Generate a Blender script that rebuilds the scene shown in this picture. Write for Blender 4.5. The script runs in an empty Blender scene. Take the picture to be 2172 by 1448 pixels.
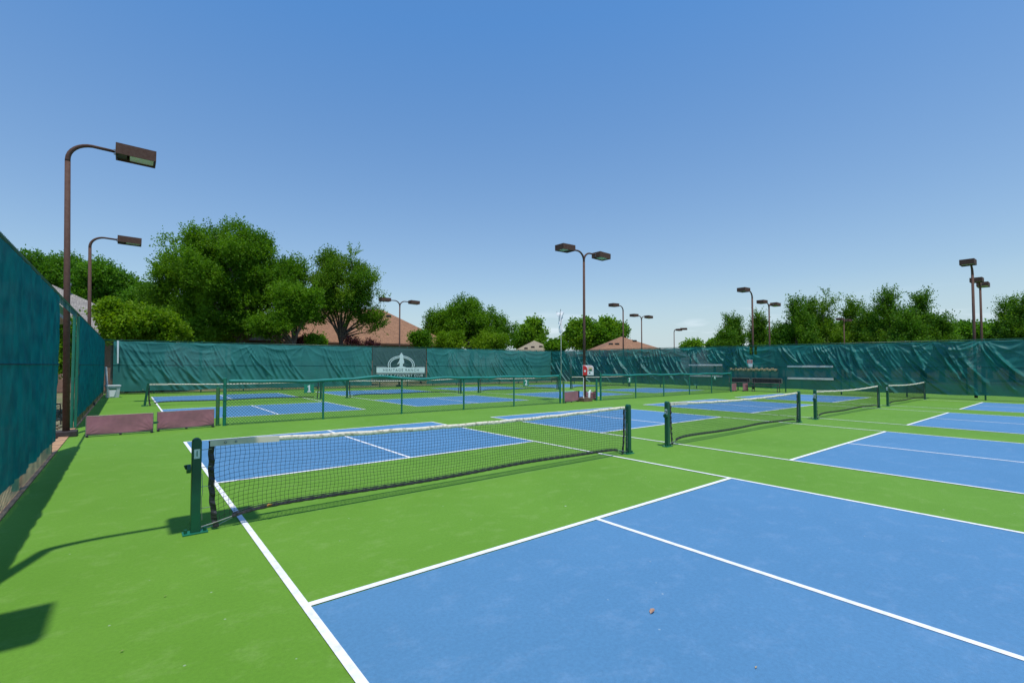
import bpy, math, random
import numpy as np
from mathutils import Matrix, Vector
R = math.radians
col = bpy.context.scene.collection
sc = bpy.context.scene

# ------------------------------------------------------------------ camera
F, PITCH, YAW, ROLL = 988.567, 0.0310727, 0.6457082, 0.0028735
CAM = np.array([-1.0173, -5.6040, 1.7162]); PX, PY = -69.164, 21.073
_cy, _sy = math.cos(YAW), math.sin(YAW)
_f = np.array([_sy*math.cos(PITCH), _cy*math.cos(PITCH), math.sin(PITCH)])
_r = np.array([_cy, -_sy, 0.0]); _u = np.cross(_r, _f)
_rt = _r*math.cos(ROLL)+_u*math.sin(ROLL); _up = -_r*math.sin(ROLL)+_u*math.cos(ROLL)
def pt(x, y, dep):
    "real-world point seen at photo position x,y at a given horizontal distance ahead"
    d = _f+_rt*(x-1086-PX)/F+_up*(724+PY-y)/F
    h = np.array([_sy, _cy, 0.0])
    return CAM+d*dep/(d@h)
def gnd(x, y):
    d = _f+_rt*(x-1086-PX)/F+_up*(724+PY-y)/F
    return CAM+d*(-CAM[2]/d[2])
cam = bpy.data.cameras.new('camera'); co = bpy.data.objects.new('camera', cam); col.objects.link(co)
cam.sensor_width = 36; cam.lens = F/2172*36; cam.shift_x = -PX/2172; cam.shift_y = PY/2172
cam.clip_start = .05; cam.clip_end = 3000
m = Matrix(((_rt[0], _up[0], -_f[0]), (_rt[1], _up[1], -_f[1]), (_rt[2], _up[2], -_f[2])))
co.matrix_world = Matrix.Translation(Vector(CAM)) @ m.to_4x4()
sc.camera = co
sc.render.resolution_x = 1024; sc.render.resolution_y = 682
sc.view_settings.view_transform = 'Standard'; sc.view_settings.look = 'None'
sc.view_settings.exposure = EXPOSURE = 0.0
sc.cycles.max_bounces = 8; sc.cycles.transparent_max_bounces = 16

# ------------------------------------------------------------------ light
SUNV = Vector((-.105, -.28, 1)).normalized()
w = bpy.data.worlds.new('World'); sc.world = w; w.use_nodes = True
nt = w.node_tree; bg = nt.nodes['Background']; sky = nt.nodes.new('ShaderNodeTexSky')
sky.sky_type = 'NISHITA'; sky.sun_disc = False
sky.sun_elevation = math.asin(SUNV.z); sky.sun_rotation = math.atan2(SUNV.x, SUNV.y)
sky.altitude = 200; sky.air_density = 1.25; sky.dust_density = .25; sky.ozone_density = 4.0
hs = nt.nodes.new('ShaderNodeHueSaturation')
sx = nt.nodes.new('ShaderNodeSeparateXYZ')
for k, (a, b) in {'Saturation': (.95, 1.22), 'Value': (.78, 1.17)}.items():      # clear summer sky, deeper overhead
    g_ = nt.nodes.new('ShaderNodeMapRange'); g_.inputs[1].default_value = .05; g_.inputs[2].default_value = .60; g_.inputs[3].default_value = a; g_.inputs[4].default_value = b
    nt.links.new(sx.outputs[2], g_.inputs[0]); nt.links.new(g_.outputs[0], hs.inputs[k])
nt.links.new(sky.outputs[0], hs.inputs['Color'])
# a few thin clouds low over the horizon
tc = nt.nodes.new('ShaderNodeTexCoord'); mp = nt.nodes.new('ShaderNodeMapping'); mp.inputs['Scale'].default_value = (1.2, 1.2, 9)
nz = nt.nodes.new('ShaderNodeTexNoise'); nz.inputs['Scale'].default_value = 5.5; nz.inputs['Detail'].default_value = 6
cr = nt.nodes.new('ShaderNodeValToRGB'); cr.color_ramp.elements[0].position = .54; cr.color_ramp.elements[1].position = .68
rg = nt.nodes.new('ShaderNodeMapRange')
rg.inputs[1].default_value = .02; rg.inputs[2].default_value = .13; rg.inputs[3].default_value = .55; rg.inputs[4].default_value = 0
mu = nt.nodes.new('ShaderNodeMath'); mu.operation = 'MULTIPLY'
hz = nt.nodes.new('ShaderNodeMix'); hz.data_type = 'RGBA'; hz.inputs[7].default_value = (3.3, 4.35, 5.2, 1)   # pale blue air low over the horizon
hr = nt.nodes.new('ShaderNodeMapRange'); hr.inputs[1].default_value = 0; hr.inputs[2].default_value = .16; hr.inputs[3].default_value = .85; hr.inputs[4].default_value = 0
nt.links.new(sx.outputs[2], hr.inputs[0]); nt.links.new(hr.outputs[0], hz.inputs[0]); nt.links.new(hs.outputs[0], hz.inputs[6])
mx = nt.nodes.new('ShaderNodeMix'); mx.data_type = 'RGBA'; mx.inputs[7].default_value = (7.5, 8.0, 8.8, 1)
nt.links.new(tc.outputs['Generated'], mp.inputs[0]); nt.links.new(mp.outputs[0], nz.inputs[0]); nt.links.new(nz.outputs[0], cr.inputs[0])
nt.links.new(tc.outputs['Generated'], sx.inputs[0]); nt.links.new(sx.outputs[2], rg.inputs[0])
nt.links.new(cr.outputs[0], mu.inputs[0]); nt.links.new(rg.outputs[0], mu.inputs[1])
nt.links.new(mu.outputs[0], mx.inputs[0]); nt.links.new(hz.outputs[2], mx.inputs[6]); nt.links.new(mx.outputs[2], bg.inputs[0])
bg.inputs[1].default_value = .15
sl = bpy.data.lights.new('sun', 'SUN'); so = bpy.data.objects.new('sun', sl); col.objects.link(so)
sl.energy = 3.9; sl.angle = R(.53); sl.color = (1, .95, .87)
so.rotation_euler = (-SUNV).to_track_quat('-Z', 'Y').to_euler(); so.location = (0, 0, 30)

# ------------------------------------------------------------------ materials
def nodes(name):
    m = bpy.data.materials.new(name); m.use_nodes = True
    return m, m.node_tree, m.node_tree.nodes['Principled BSDF']
def mat(name, c, rough=.6, c2=None, scale=6, bump=0, bscale=60, metal=0, spec=.5, detail=5, coord='Object', thr=(.35, .65), transl=0, alpha=0):
    m, t, b = nodes(name); N = t.nodes.new; L = t.links.new
    b.inputs['Roughness'].default_value = rough; b.inputs['Metallic'].default_value = metal
    b.inputs['Specular IOR Level'].default_value = spec
    tc = N('ShaderNodeTexCoord')
    c2 = c2 or tuple(v*.82 for v in c)
    n = N('ShaderNodeTexNoise'); n.inputs['Scale'].default_value = scale; n.inputs['Detail'].default_value = detail
    L(tc.outputs[coord], n.inputs[0])
    r = N('ShaderNodeValToRGB'); r.color_ramp.elements[0].position, r.color_ramp.elements[1].position = thr
    r.color_ramp.elements[0].color = (*c, 1); r.color_ramp.elements[1].color = (*c2, 1)
    L(n.outputs[0], r.inputs[0]); L(r.outputs[0], b.inputs['Base Color'])
    if bump:
        n2 = N('ShaderNodeTexNoise'); n2.inputs['Scale'].default_value = bscale; n2.inputs['Detail'].default_value = 4
        L(tc.outputs[coord], n2.inputs[0])
        bp = N('ShaderNodeBump'); bp.inputs['Strength'].default_value = bump; bp.inputs['Distance'].default_value = .01
        L(n2.outputs[0], bp.inputs['Height']); L(bp.outputs[0], b.inputs['Normal'])
    if transl or alpha:
        out = t.nodes['Material Output']; last = b.outputs[0]
        if transl:
            tr = N('ShaderNodeBsdfTranslucent'); L(r.outputs[0], tr.inputs[0]); mm = N('ShaderNodeMixShader'); mm.inputs[0].default_value = transl
            L(last, mm.inputs[1]); L(tr.outputs[0], mm.inputs[2]); last = mm.outputs[0]
        if alpha:
            tp = N('ShaderNodeBsdfTransparent'); mm = N('ShaderNodeMixShader'); mm.inputs[0].default_value = alpha
            L(last, mm.inputs[1]); L(tp.outputs[0], mm.inputs[2]); last = mm.outputs[0]
        L(last, out.inputs[0])
    return m
def court_mat(name, c, c2, dirt):
    m, t, b = nodes(name); N = t.nodes.new; L = t.links.new
    tc = N('ShaderNodeTexCoord'); b.inputs['Roughness'].default_value = .82; b.inputs['Specular IOR Level'].default_value = .3
    n = N('ShaderNodeTexNoise'); n.inputs['Scale'].default_value = .45; n.inputs['Detail'].default_value = 7; n.inputs['Roughness'].default_value = .6
    r = N('ShaderNodeValToRGB'); r.color_ramp.elements[0].position = .35; r.color_ramp.elements[1].position = .68
    r.color_ramp.elements[0].color = (*c, 1); r.color_ramp.elements[1].color = (*c2, 1)
    L(tc.outputs['Object'], n.inputs[0]); L(n.outputs[0], r.inputs[0])
    # scuffs: thin stretched streaks and pale specks
    mp = N('ShaderNodeMapping'); mp.inputs['Rotation'].default_value = (0, 0, .5); mp.inputs['Scale'].default_value = (1, 1.4, 1)
    L(tc.outputs['Object'], mp.inputs[0])
    s = N('ShaderNodeTexNoise'); s.inputs['Scale'].default_value = 3.2; s.inputs['Detail'].default_value = 9; s.inputs['Roughness'].default_value = .72
    L(mp.outputs[0], s.inputs[0])
    sr = N('ShaderNodeValToRGB'); sr.color_ramp.elements[0].position = .52; sr.color_ramp.elements[1].position = .74
    sr.color_ramp.elements[1].color = (.5, .5, .5, 1)
    L(s.outputs[0], sr.inputs[0])
    mx = N('ShaderNodeMix'); mx.data_type = 'RGBA'; mx.inputs[7].default_value = (*dirt, 1)
    L(sr.outputs[0], mx.inputs[0]); L(r.outputs[0], mx.inputs[6])
    # sparse pale specks: chips, seed husks and ball marks pressed into the paint
    last = mx.outputs[2]
    for vs, lo, hi, st_ in ((1.3, .010, .016, .75), (4.3, .012, .020, .35)):
        vo = N('ShaderNodeTexVoronoi'); vo.inputs['Scale'].default_value = vs; L(tc.outputs['Object'], vo.inputs[0])
        vr = N('ShaderNodeMapRange'); vr.inputs[1].default_value = lo*vs**.5; vr.inputs[2].default_value = hi*vs**.5; vr.inputs[3].default_value = st_; vr.inputs[4].default_value = 0
        L(vo.outputs['Distance'], vr.inputs[0]); vm = N('ShaderNodeMix'); vm.data_type = 'RGBA'; vm.inputs[7].default_value = (.5, .55, .5, 1)
        L(vr.outputs[0], vm.inputs[0]); L(last, vm.inputs[6]); last = vm.outputs[2]
    g = N('ShaderNodeTexNoise'); g.inputs['Scale'].default_value = 260; g.inputs['Detail'].default_value = 2
    L(tc.outputs['Object'], g.inputs[0])
    gr = N('ShaderNodeMapRange'); gr.inputs[1].default_value = .3; gr.inputs[2].default_value = .7; gr.inputs[3].default_value = .88; gr.inputs[4].default_value = 1.1
    L(g.outputs[0], gr.inputs[0])
    mm = N('ShaderNodeMix'); mm.data_type = 'RGBA'; mm.blend_type = 'MULTIPLY'; mm.inputs[0].default_value = 1
    g2 = N('ShaderNodeTexNoise'); g2.inputs['Scale'].default_value = 38; g2.inputs['Detail'].default_value = 5; g2.inputs['Roughness'].default_value = .7
    L(tc.outputs['Object'], g2.inputs[0])
    gr2 = N('ShaderNodeMapRange'); gr2.inputs[1].default_value = .3; gr2.inputs[2].default_value = .7; gr2.inputs[3].default_value = .90; gr2.inputs[4].default_value = 1.09
    L(g2.outputs[0], gr2.inputs[0]); gm = N('ShaderNodeMath'); gm.operation = 'MULTIPLY'; L(gr.outputs[0], gm.inputs[0]); L(gr2.outputs[0], gm.inputs[1])
    L(last, mm.inputs[6]); L(gm.outputs[0], mm.inputs[7]); L(mm.outputs[2], b.inputs['Base Color'])
    bp = N('ShaderNodeBump'); bp.inputs['Strength'].default_value = .25; bp.inputs['Distance'].default_value = .004
    L(g.outputs[0], bp.inputs['Height']); L(bp.outputs[0], b.inputs['Normal'])
    return m
def shingle(name, c1, c2, mort, sc_=3.2):
    m, t, b = nodes(name); N = t.nodes.new; L = t.links.new
    uv = N('ShaderNodeUVMap'); br = N('ShaderNodeTexBrick'); b.inputs['Roughness'].default_value = .9
    br.inputs['Color1'].default_value = (*c1, 1); br.inputs['Color2'].default_value = (*c2, 1); br.inputs['Mortar'].default_value = (*mort, 1)
    br.inputs['Scale'].default_value = sc_; br.inputs['Mortar Size'].default_value = .03; br.inputs['Brick Width'].default_value = .9; br.inputs['Row Height'].default_value = .45
    L(uv.outputs[0], br.inputs[0])
    n = N('ShaderNodeTexNoise'); n.inputs['Scale'].default_value = 9; n.inputs['Detail'].default_value = 8; L(uv.outputs[0], n.inputs[0])
    mp = N('ShaderNodeMapRange'); mp.inputs[1].default_value = .3; mp.inputs[2].default_value = .7; mp.inputs[3].default_value = .6; mp.inputs[4].default_value = 1.3
    L(n.outputs[0], mp.inputs[0])
    mm = N('ShaderNodeMix'); mm.data_type = 'RGBA'; mm.blend_type = 'MULTIPLY'; mm.inputs[0].default_value = 1
    L(br.outputs[0], mm.inputs[6]); L(mp.outputs[0], mm.inputs[7]); L(mm.outputs[2], b.inputs['Base Color'])
    bp = N('ShaderNodeBump'); bp.inputs['Strength'].default_value = .6; bp.inputs['Distance'].default_value = .03; L(br.outputs['Fac'], bp.inputs['Height']); bp.invert = True
    L(bp.outputs[0], b.inputs['Normal'])
    return m
def leafmat(name, c1, c2, transl=.42, rough=.55):
    m, t, b = nodes(name); N = t.nodes.new; L = t.links.new
    a = N('ShaderNodeAttribute'); a.attribute_name = 'tint'
    r = N('ShaderNodeValToRGB'); r.color_ramp.elements[0].color = (*c1, 1); r.color_ramp.elements[1].color = (*c2, 1)
    L(a.outputs['Fac'], r.inputs[0]); L(r.outputs[0], b.inputs['Base Color'])
    b.inputs['Roughness'].default_value = rough; b.inputs['Specular IOR Level'].default_value = .15
    tr = N('ShaderNodeBsdfTranslucent'); mm = N('ShaderNodeMixShader'); mm.inputs[0].default_value = transl
    g = N('ShaderNodeMix'); g.data_type = 'RGBA'; g.blend_type = 'MULTIPLY'; g.inputs[0].default_value = 1; g.inputs[7].default_value = (1.25, 1.3, .5, 1)
    L(r.outputs[0], g.inputs[6]); L(g.outputs[2], tr.inputs[0])
    L(b.outputs[0], mm.inputs[1]); L(tr.outputs[0], mm.inputs[2]); L(mm.outputs[0], t.nodes['Material Output'].inputs[0])
    return m
M = {}
M['court_green'] = court_mat('court_green', (.103, .246, .018), (.122, .276, .025), (.20, .34, .08))
M['court_blue'] = court_mat('court_blue', (.072, .203, .36), (.082, .222, .39), (.16, .29, .46))
M['line'] = mat('line_paint', (.80, .81, .82), .75, (.60, .63, .63), 14, .3, 200, detail=9, thr=(.45, .75))
M['grass'] = mat('dry_grass', (.10, .14, .04), .95, (.20, .17, .09), .35, .5, 30)
M['paving'] = mat('tan_paving', (.36, .20, .12), .9, (.26, .15, .10), 3, .5, 60)
M['edge'] = mat('timber_edging', (.52, .30, .15), .9, (.26, .15, .09), 5, .4, 40)
M['rock'] = mat('limestone', (.27, .25, .17), .9, (.08, .09, .04), 5, .6, 25)
M['post_dark'] = mat('dark_green_enamel', (.004, .088, .045), .35, (.004, .07, .04), 8, .08, 90)
M['post_green'] = mat('green_enamel', (.006, .17, .10), .35, (.01, .13, .08), 9, .08, 90)
M['stub'] = mat('worn_green_enamel', (.02, .14, .05), .55, (.09, .15, .04), 6, .15, 50, thr=(.45, .7))
M['pad'] = mat('teal_foam_padding', (.006, .21, .17), .6, (.01, .16, .14), 3, .25, 18)
M['wire'] = mat('green_vinyl_wire', (.006, .085, .055), .5, (.01, .065, .045), 12)
M['wire_lit'] = mat('sunlit_tone_wire', (.02, .11, .07), .5, (.16, .24, .14), 3.5, thr=(.42, .62))  # paler patches paint sunlit highlights into the green wire colour
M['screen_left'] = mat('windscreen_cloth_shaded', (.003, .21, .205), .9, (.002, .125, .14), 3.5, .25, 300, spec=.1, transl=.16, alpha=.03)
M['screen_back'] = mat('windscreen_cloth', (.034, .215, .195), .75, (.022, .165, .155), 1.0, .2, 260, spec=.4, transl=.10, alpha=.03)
M['screen_right'] = mat('windscreen_thin_cloth', (.005, .175, .155), .55, (.004, .12, .115), .8, .2, 260, spec=.5, transl=.16, alpha=.08)
M['seam'] = mat('dark_seam_tape', (.004, .035, .035), .9)
M['seam_light'] = mat('pale_stitching', (.12, .38, .34), .8, (.03, .2, .18), 30)
M['banner'] = mat('banner_vinyl', (.05, .115, .105), .6, (.04, .095, .09), 1.4, .15, 200, spec=.4, transl=.05)
M['print'] = mat('banner_print', (.62, .72, .70), .8, (.55, .66, .64), 9)
M['printdark'] = mat('banner_print_dark', (.035, .09, .085), .8)
M['bronze'] = mat('bronze_paint', (.085, .044, .032), .75, (.105, .060, .046), 14, .15, 160, spec=.2)
M['bronze_dark'] = mat('dark_bronze_paint', (.03, .022, .022), .6, (.045, .035, .03), 14)
M['lens'] = mat('frosted_lens', (.62, .66, .62), .15, (.5, .55, .5), 4)
M['net'] = mat('black_net_cord', (.012, .013, .018), .8)
M['band'] = mat('black_vinyl_band', (.014, .014, .016), .5, (.03, .03, .034), 20, .8, 45)
M['tape'] = mat('cream_canvas_tape', (.74, .68, .55), .8, (.42, .38, .28), 22, .9, 26, thr=(.50, .66))  # darker blotches put the shade of wrinkles into the canvas colour
M['sleeve'] = mat('grey_vinyl_sleeve', (.66, .61, .49), .75, (.50, .46, .36), 5, .1, 20)
M['steel'] = mat('galvanised_steel', (.45, .46, .46), .35, (.3, .31, .32), 10, metal=.8)
M['white'] = mat('white_plastic', (.78, .79, .80), .5, (.70, .71, .72), 4)
M['sign_green'] = mat('sign_green', (.01, .22, .13), .5)
M['sticker'] = mat('white_sticker', (.75, .8, .8), .5, (.6, .68, .68), 20)
M['mauve'] = mat('mauve_brown_cloth', (.40, .16, .19), .85, (.34, .135, .165), 7, .3, 180, transl=.08)
M['alu'] = mat('dull_aluminium_tube', (.30, .27, .22), .5, (.2, .18, .16), 8, metal=.4)
M['black'] = mat('black_rubber', (.012, .012, .014), .7)
M['iron'] = mat('black_wrought_iron', (.02, .02, .022), .5)
M['navy'] = mat('navy_plastic', (.006, .015, .07), .6)
M['red'] = mat('red_plastic', (.62, .02, .018), .35)
M['pinkish'] = mat('sticker_pink', (.72, .30, .32), .5, (.75, .62, .62), 18, thr=(.4, .55))
M['yellow'] = mat('sticker_yellow', (.65, .5, .05), .5)
M['darkg'] = mat('sticker_green', (.02, .12, .05), .5)
M['wood'] = mat('weathered_timber', (.20, .115, .075), .9, (.13, .08, .055), 8, .4, 40)
M['peg'] = mat('tan_plastic', (.46, .36, .20), .6, (.33, .25, .14), 12)
M['rail_grey'] = mat('pale_grey_rail', (.66, .62, .55), .6, (.5, .47, .45), 5)
M['bench'] = mat('grey_brown_mesh_metal', (.11, .085, .08), .6, (.06, .05, .05), 12)
M['bin'] = mat('pale_grey_bin', (.55, .58, .60), .5, (.48, .51, .54), 4)
M['bark'] = mat('bark', (.075, .055, .04), .95, (.14, .11, .085), 5, .9, 14)
M['brick'] = mat('brick_wall', (.30, .17, .12), .9, (.22, .13, .10), 6, .3, 40)
M['glass'] = mat('window_glass', (.03, .04, .05), .08, spec=.8)
M['trim'] = mat('cream_trim', (.55, .5, .42), .7)
M['soffit_court_tint'] = mat('court_reflection_boards', (.13, .26, .07), .7, (.11, .22, .06), 2)  # green reflected from the courts is painted into the board colour
M['roof_red'] = shingle('red_brown_shingles', (.34, .175, .09), (.25, .125, .065), (.14, .075, .045), 3.0)
M['roof_tan'] = shingle('tan_grey_shingles', (.35, .29, .19), (.27, .225, .15), (.15, .13, .09), 3.0)
M['roof_grey'] = shingle('grey_shingles', (.33, .30, .26), (.22, .20, .18), (.12, .11, .1), 3.4)
M['leaf_brown'] = mat('dry_leaf', (.40, .27, .19), .8, (.3, .14, .08), 30)
M['leaf_orange'] = mat('orange_leaf', (.45, .2, .05), .7)
M['sign_red'] = mat('sign_red', (.55, .04, .03), .5)

# ------------------------------------------------------------------ mesh tools
def npmesh(name, V, Q, mtl, parent=None, smooth=False, loc=None, tint=None):
    me = bpy.data.meshes.new(name); V = np.asarray(V, np.float32); Q = np.asarray(Q, np.int32)
    me.vertices.add(len(V)); me.vertices.foreach_set('co', V.ravel())
    k = Q.shape[1]; me.loops.add(Q.size); me.loops.foreach_set('vertex_index', Q.ravel())
    me.polygons.add(len(Q)); me.polygons.foreach_set('loop_start', np.arange(0, Q.size, k, dtype=np.int32))
    me.polygons.foreach_set('use_smooth', np.full(len(Q), smooth))
    if tint is not None:
        a = me.attributes.new('tint', 'FLOAT', 'FACE'); a.data.foreach_set('value', np.asarray(tint, np.float32))
    me.update(calc_edges=True); me.materials.append(mtl)
    o = bpy.data.objects.new(name, me); col.objects.link(o)
    if parent: o.parent = parent
    if loc is not None: o.location = loc
    return o
class MB:
    def __init__(s): s.v = []; s.f = []; s.uv = None
    def add(s, V, Fs):
        n = len(s.v); s.v += [tuple(p) for p in V]; s.f += [tuple(i+n for i in f) for f in Fs]; return s
    def box(s, c, d, rot=None):
        h = [x/2 for x in d]
        V = [Vector((sx*h[0], sy*h[1], sz*h[2])) for sx in (-1, 1) for sy in (-1, 1) for sz in (-1, 1)]
        if rot is not None: V = [rot @ v for v in V]
        return s.add([v+Vector(c) for v in V], [(0, 1, 3, 2), (4, 6, 7, 5), (0, 4, 5, 1), (2, 3, 7, 6), (0, 2, 6, 4), (1, 5, 7, 3)])
    def bar(s, a, b, w_, h_):
        a, b = Vector(a), Vector(b); d = b-a; q = d.to_track_quat('X', 'Z').to_matrix()
        return s.box((a+b)/2, (d.length, w_, h_), q)
    def tube(s, pts, r, n=8, cap=True):
        pts = [Vector(p) for p in pts]; rr = r if isinstance(r, (list, tuple)) else [r]*len(pts)
        base = len(s.v); ref = None
        for i, p in enumerate(pts):
            t = (pts[min(i+1, len(pts)-1)]-pts[max(i-1, 0)]).normalized()
            if ref is None: ref = t.orthogonal().normalized()
            ref = (ref-t*ref.dot(t)).normalized(); b = t.cross(ref)
            for k in range(n):
                a = 2*math.pi*k/n+math.pi/n
                s.v.append(tuple(p+(ref*math.cos(a)+b*math.sin(a))*rr[i]))
        for i in range(len(pts)-1):
            for k in range(n):
                k2 = (k+1) % n
                s.f.append((base+i*n+k, base+i*n+k2, base+(i+1)*n+k2, base+(i+1)*n+k))
        if cap:
            s.f.append(tuple(base+k for k in reversed(range(n)))); e = base+(len(pts)-1)*n
            s.f.append(tuple(e+k for k in range(n)))
        return s
    def prism(s, outline, y0, y1, ax='y'):
        "outline list of (a,b) extruded along y"
        n = len(outline)
        V = [(a, y0, b) for a, b in outline]+[(a, y1, b) for a, b in outline]
        return s.add(V, [tuple(range(n)), tuple(reversed(range(n, 2*n)))]+[(i, i+n, (i+1) % n+n, (i+1) % n) for i in range(n)])
    def build(s, name, mtl, parent=None, smooth=False, loc=None, bevel=0):
        me = bpy.data.meshes.new(name); me.from_pydata(s.v, [], s.f); me.materials.append(mtl)
        if smooth: me.shade_smooth()
        me.update()
        if smooth is True:
            pass
        o = bpy.data.objects.new(name, me); col.objects.link(o)
        if parent: o.parent = parent
        if loc is not None: o.location = loc
        if bevel:
            b = o.modifiers.new('bevel', 'BEVEL'); b.width = bevel; b.segments = 2; b.limit_method = 'ANGLE'; b.angle_limit = R(40)
        if smooth == 'auto':
            me.set_sharp_from_angle(angle=R(40))
        return o
def tag(o, label=None, cat=None, group=None, kind=None):
    if label: o['label'] = label
    if cat: o['category'] = cat
    if group: o['group'] = group
    if kind: o['kind'] = kind
    return o
def empty(name, loc, label, cat, group=None, rz=0):
    e = bpy.data.objects.new(name, None); col.objects.link(e); e.location = loc; e.rotation_euler.z = rz; e.empty_display_size = .2
    return tag(e, label, cat, group)
def kids(o): return [c for c in bpy.data.objects if c.parent == o]
def copy_tree(o, parent=None):
    c = o.copy(); col.objects.link(c); c.parent = parent
    for k in kids(o): copy_tree(k, c)
    return c
def text(s, size, mtl, parent, loc, rot, name='lettering', ext=.002, align='CENTER', sx=1, space=1, bold=0):
    cu = bpy.data.curves.new(name, 'FONT'); cu.body = s; cu.size = size; cu.extrude = ext; cu.align_x = align; cu.align_y = 'CENTER'
    cu.space_character = space; cu.offset = bold; cu.resolution_u = 3
    t = bpy.data.objects.new('tmp', cu); col.objects.link(t); bpy.context.view_layer.update()
    me = bpy.data.meshes.new_from_object(t.evaluated_get(bpy.context.evaluated_depsgraph_get()))
    bpy.data.objects.remove(t); me.materials.clear(); me.materials.append(mtl); me.name = name
    o = bpy.data.objects.new(name, me); col.objects.link(o); o.parent = parent; o.location = loc; o.rotation_euler = rot; o.scale = (sx, 1, 1)
    return o
rng = np.random.default_rng(7); random.seed(5)

# ------------------------------------------------------------------ ground and courts
tag(npmesh('ground', [(-400, -300, -.05), (700, -300, -.05), (700, 700, -.05), (-400, 700, -.05)], [(0, 1, 2, 3)], M['grass']), kind='structure')
tag(MB().box((31.47, 7.5, -.1), (67.14, 44.4, .2)).build('court_surface', M['court_green']), kind='structure')
tag(MB().box((-6.2, 8, -.045), (7.8, 12, .05)).build('patio_path', M['paving']), kind='structure')
tag(MB().box((-2.195, 9, -.02), (.18, 40, .075)).build('kerb_edging', M['edge']), kind='structure')
S, GAP, K, B, LW, V2 = 6.4511, 2.2515, 2.1892, 6.706, .058, 18.352
PO = .4346
blue = MB(); lines = MB()
def sheet(mb, x0, x1, y0, y1, z): mb.add([(x0, y0, z), (x1, y0, z), (x1, y1, z), (x0, y1, z)], [(0, 1, 2, 3)])
for i in range(4):
    x0 = i*(S+GAP); x1 = x0+S
    for v0 in (0, V2):
        for a, b in ((-B, -K), (K, B)): sheet(blue, x0+.01, x1-.01, v0+a+.01, v0+b-.01, .004)
        for xs in (x0, x1-LW): sheet(lines, xs, xs+LW, v0-B, v0+B, .008)
        for ys in (-B, -K, K-LW, B-LW): sheet(lines, x0+LW, x1-LW, v0+ys, v0+ys+LW, .008)
        for a, b in ((-B+LW, -K), (K, B-LW)): sheet(lines, x0+S/2-LW/2, x0+S/2+LW/2, v0+a, v0+b, .008)
tag(blue.build('court_service_paint', M['court_blue']), kind='structure')
tag(lines.build('court_lines', M['line']), kind='structure')

# gravel strip outside the left fence
gv = []; gq = []; n0 = 0
ico = [Vector(v).normalized() for v in [(1,1,1),(-1,-1,1),(-1,1,-1),(1,-1,-1),(1,1,-1),(-1,-1,-1),(-1,1,1),(1,-1,1)]]
cube_f = [(0,6,1,7),(4,3,5,2),(0,7,3,4),(6,2,5,1),(0,4,2,6),(7,1,5,3)]
for k in range(1500):
    c = Vector((random.uniform(-3.3, -2.33), random.uniform(-3, 29), 0)); s_ = random.choice([.05, .07, .09, .12, .16])
    q = Matrix.Rotation(random.uniform(0, 6.28), 3, 'Z') @ Matrix.Rotation(random.uniform(0, 6.28), 3, 'X')
    for v in ico:
        p = q @ (v*s_*random.uniform(.8, 1.15)); gv.append((c.x+p.x, c.y+p.y, max(-.04, .01+p.z*.7+s_*.3)))
    gq += [tuple(n0+i for i in f) for f in cube_f]; n0 += 8
g = npmesh('gravel_bed', gv, gq, M['rock']); md = g.modifiers.new('sub', 'SUBSURF'); md.levels = md.render_levels = 1
tag(g, 'pale limestone rocks strewn along the foot of the left fence', 'gravel', kind='stuff')

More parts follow.
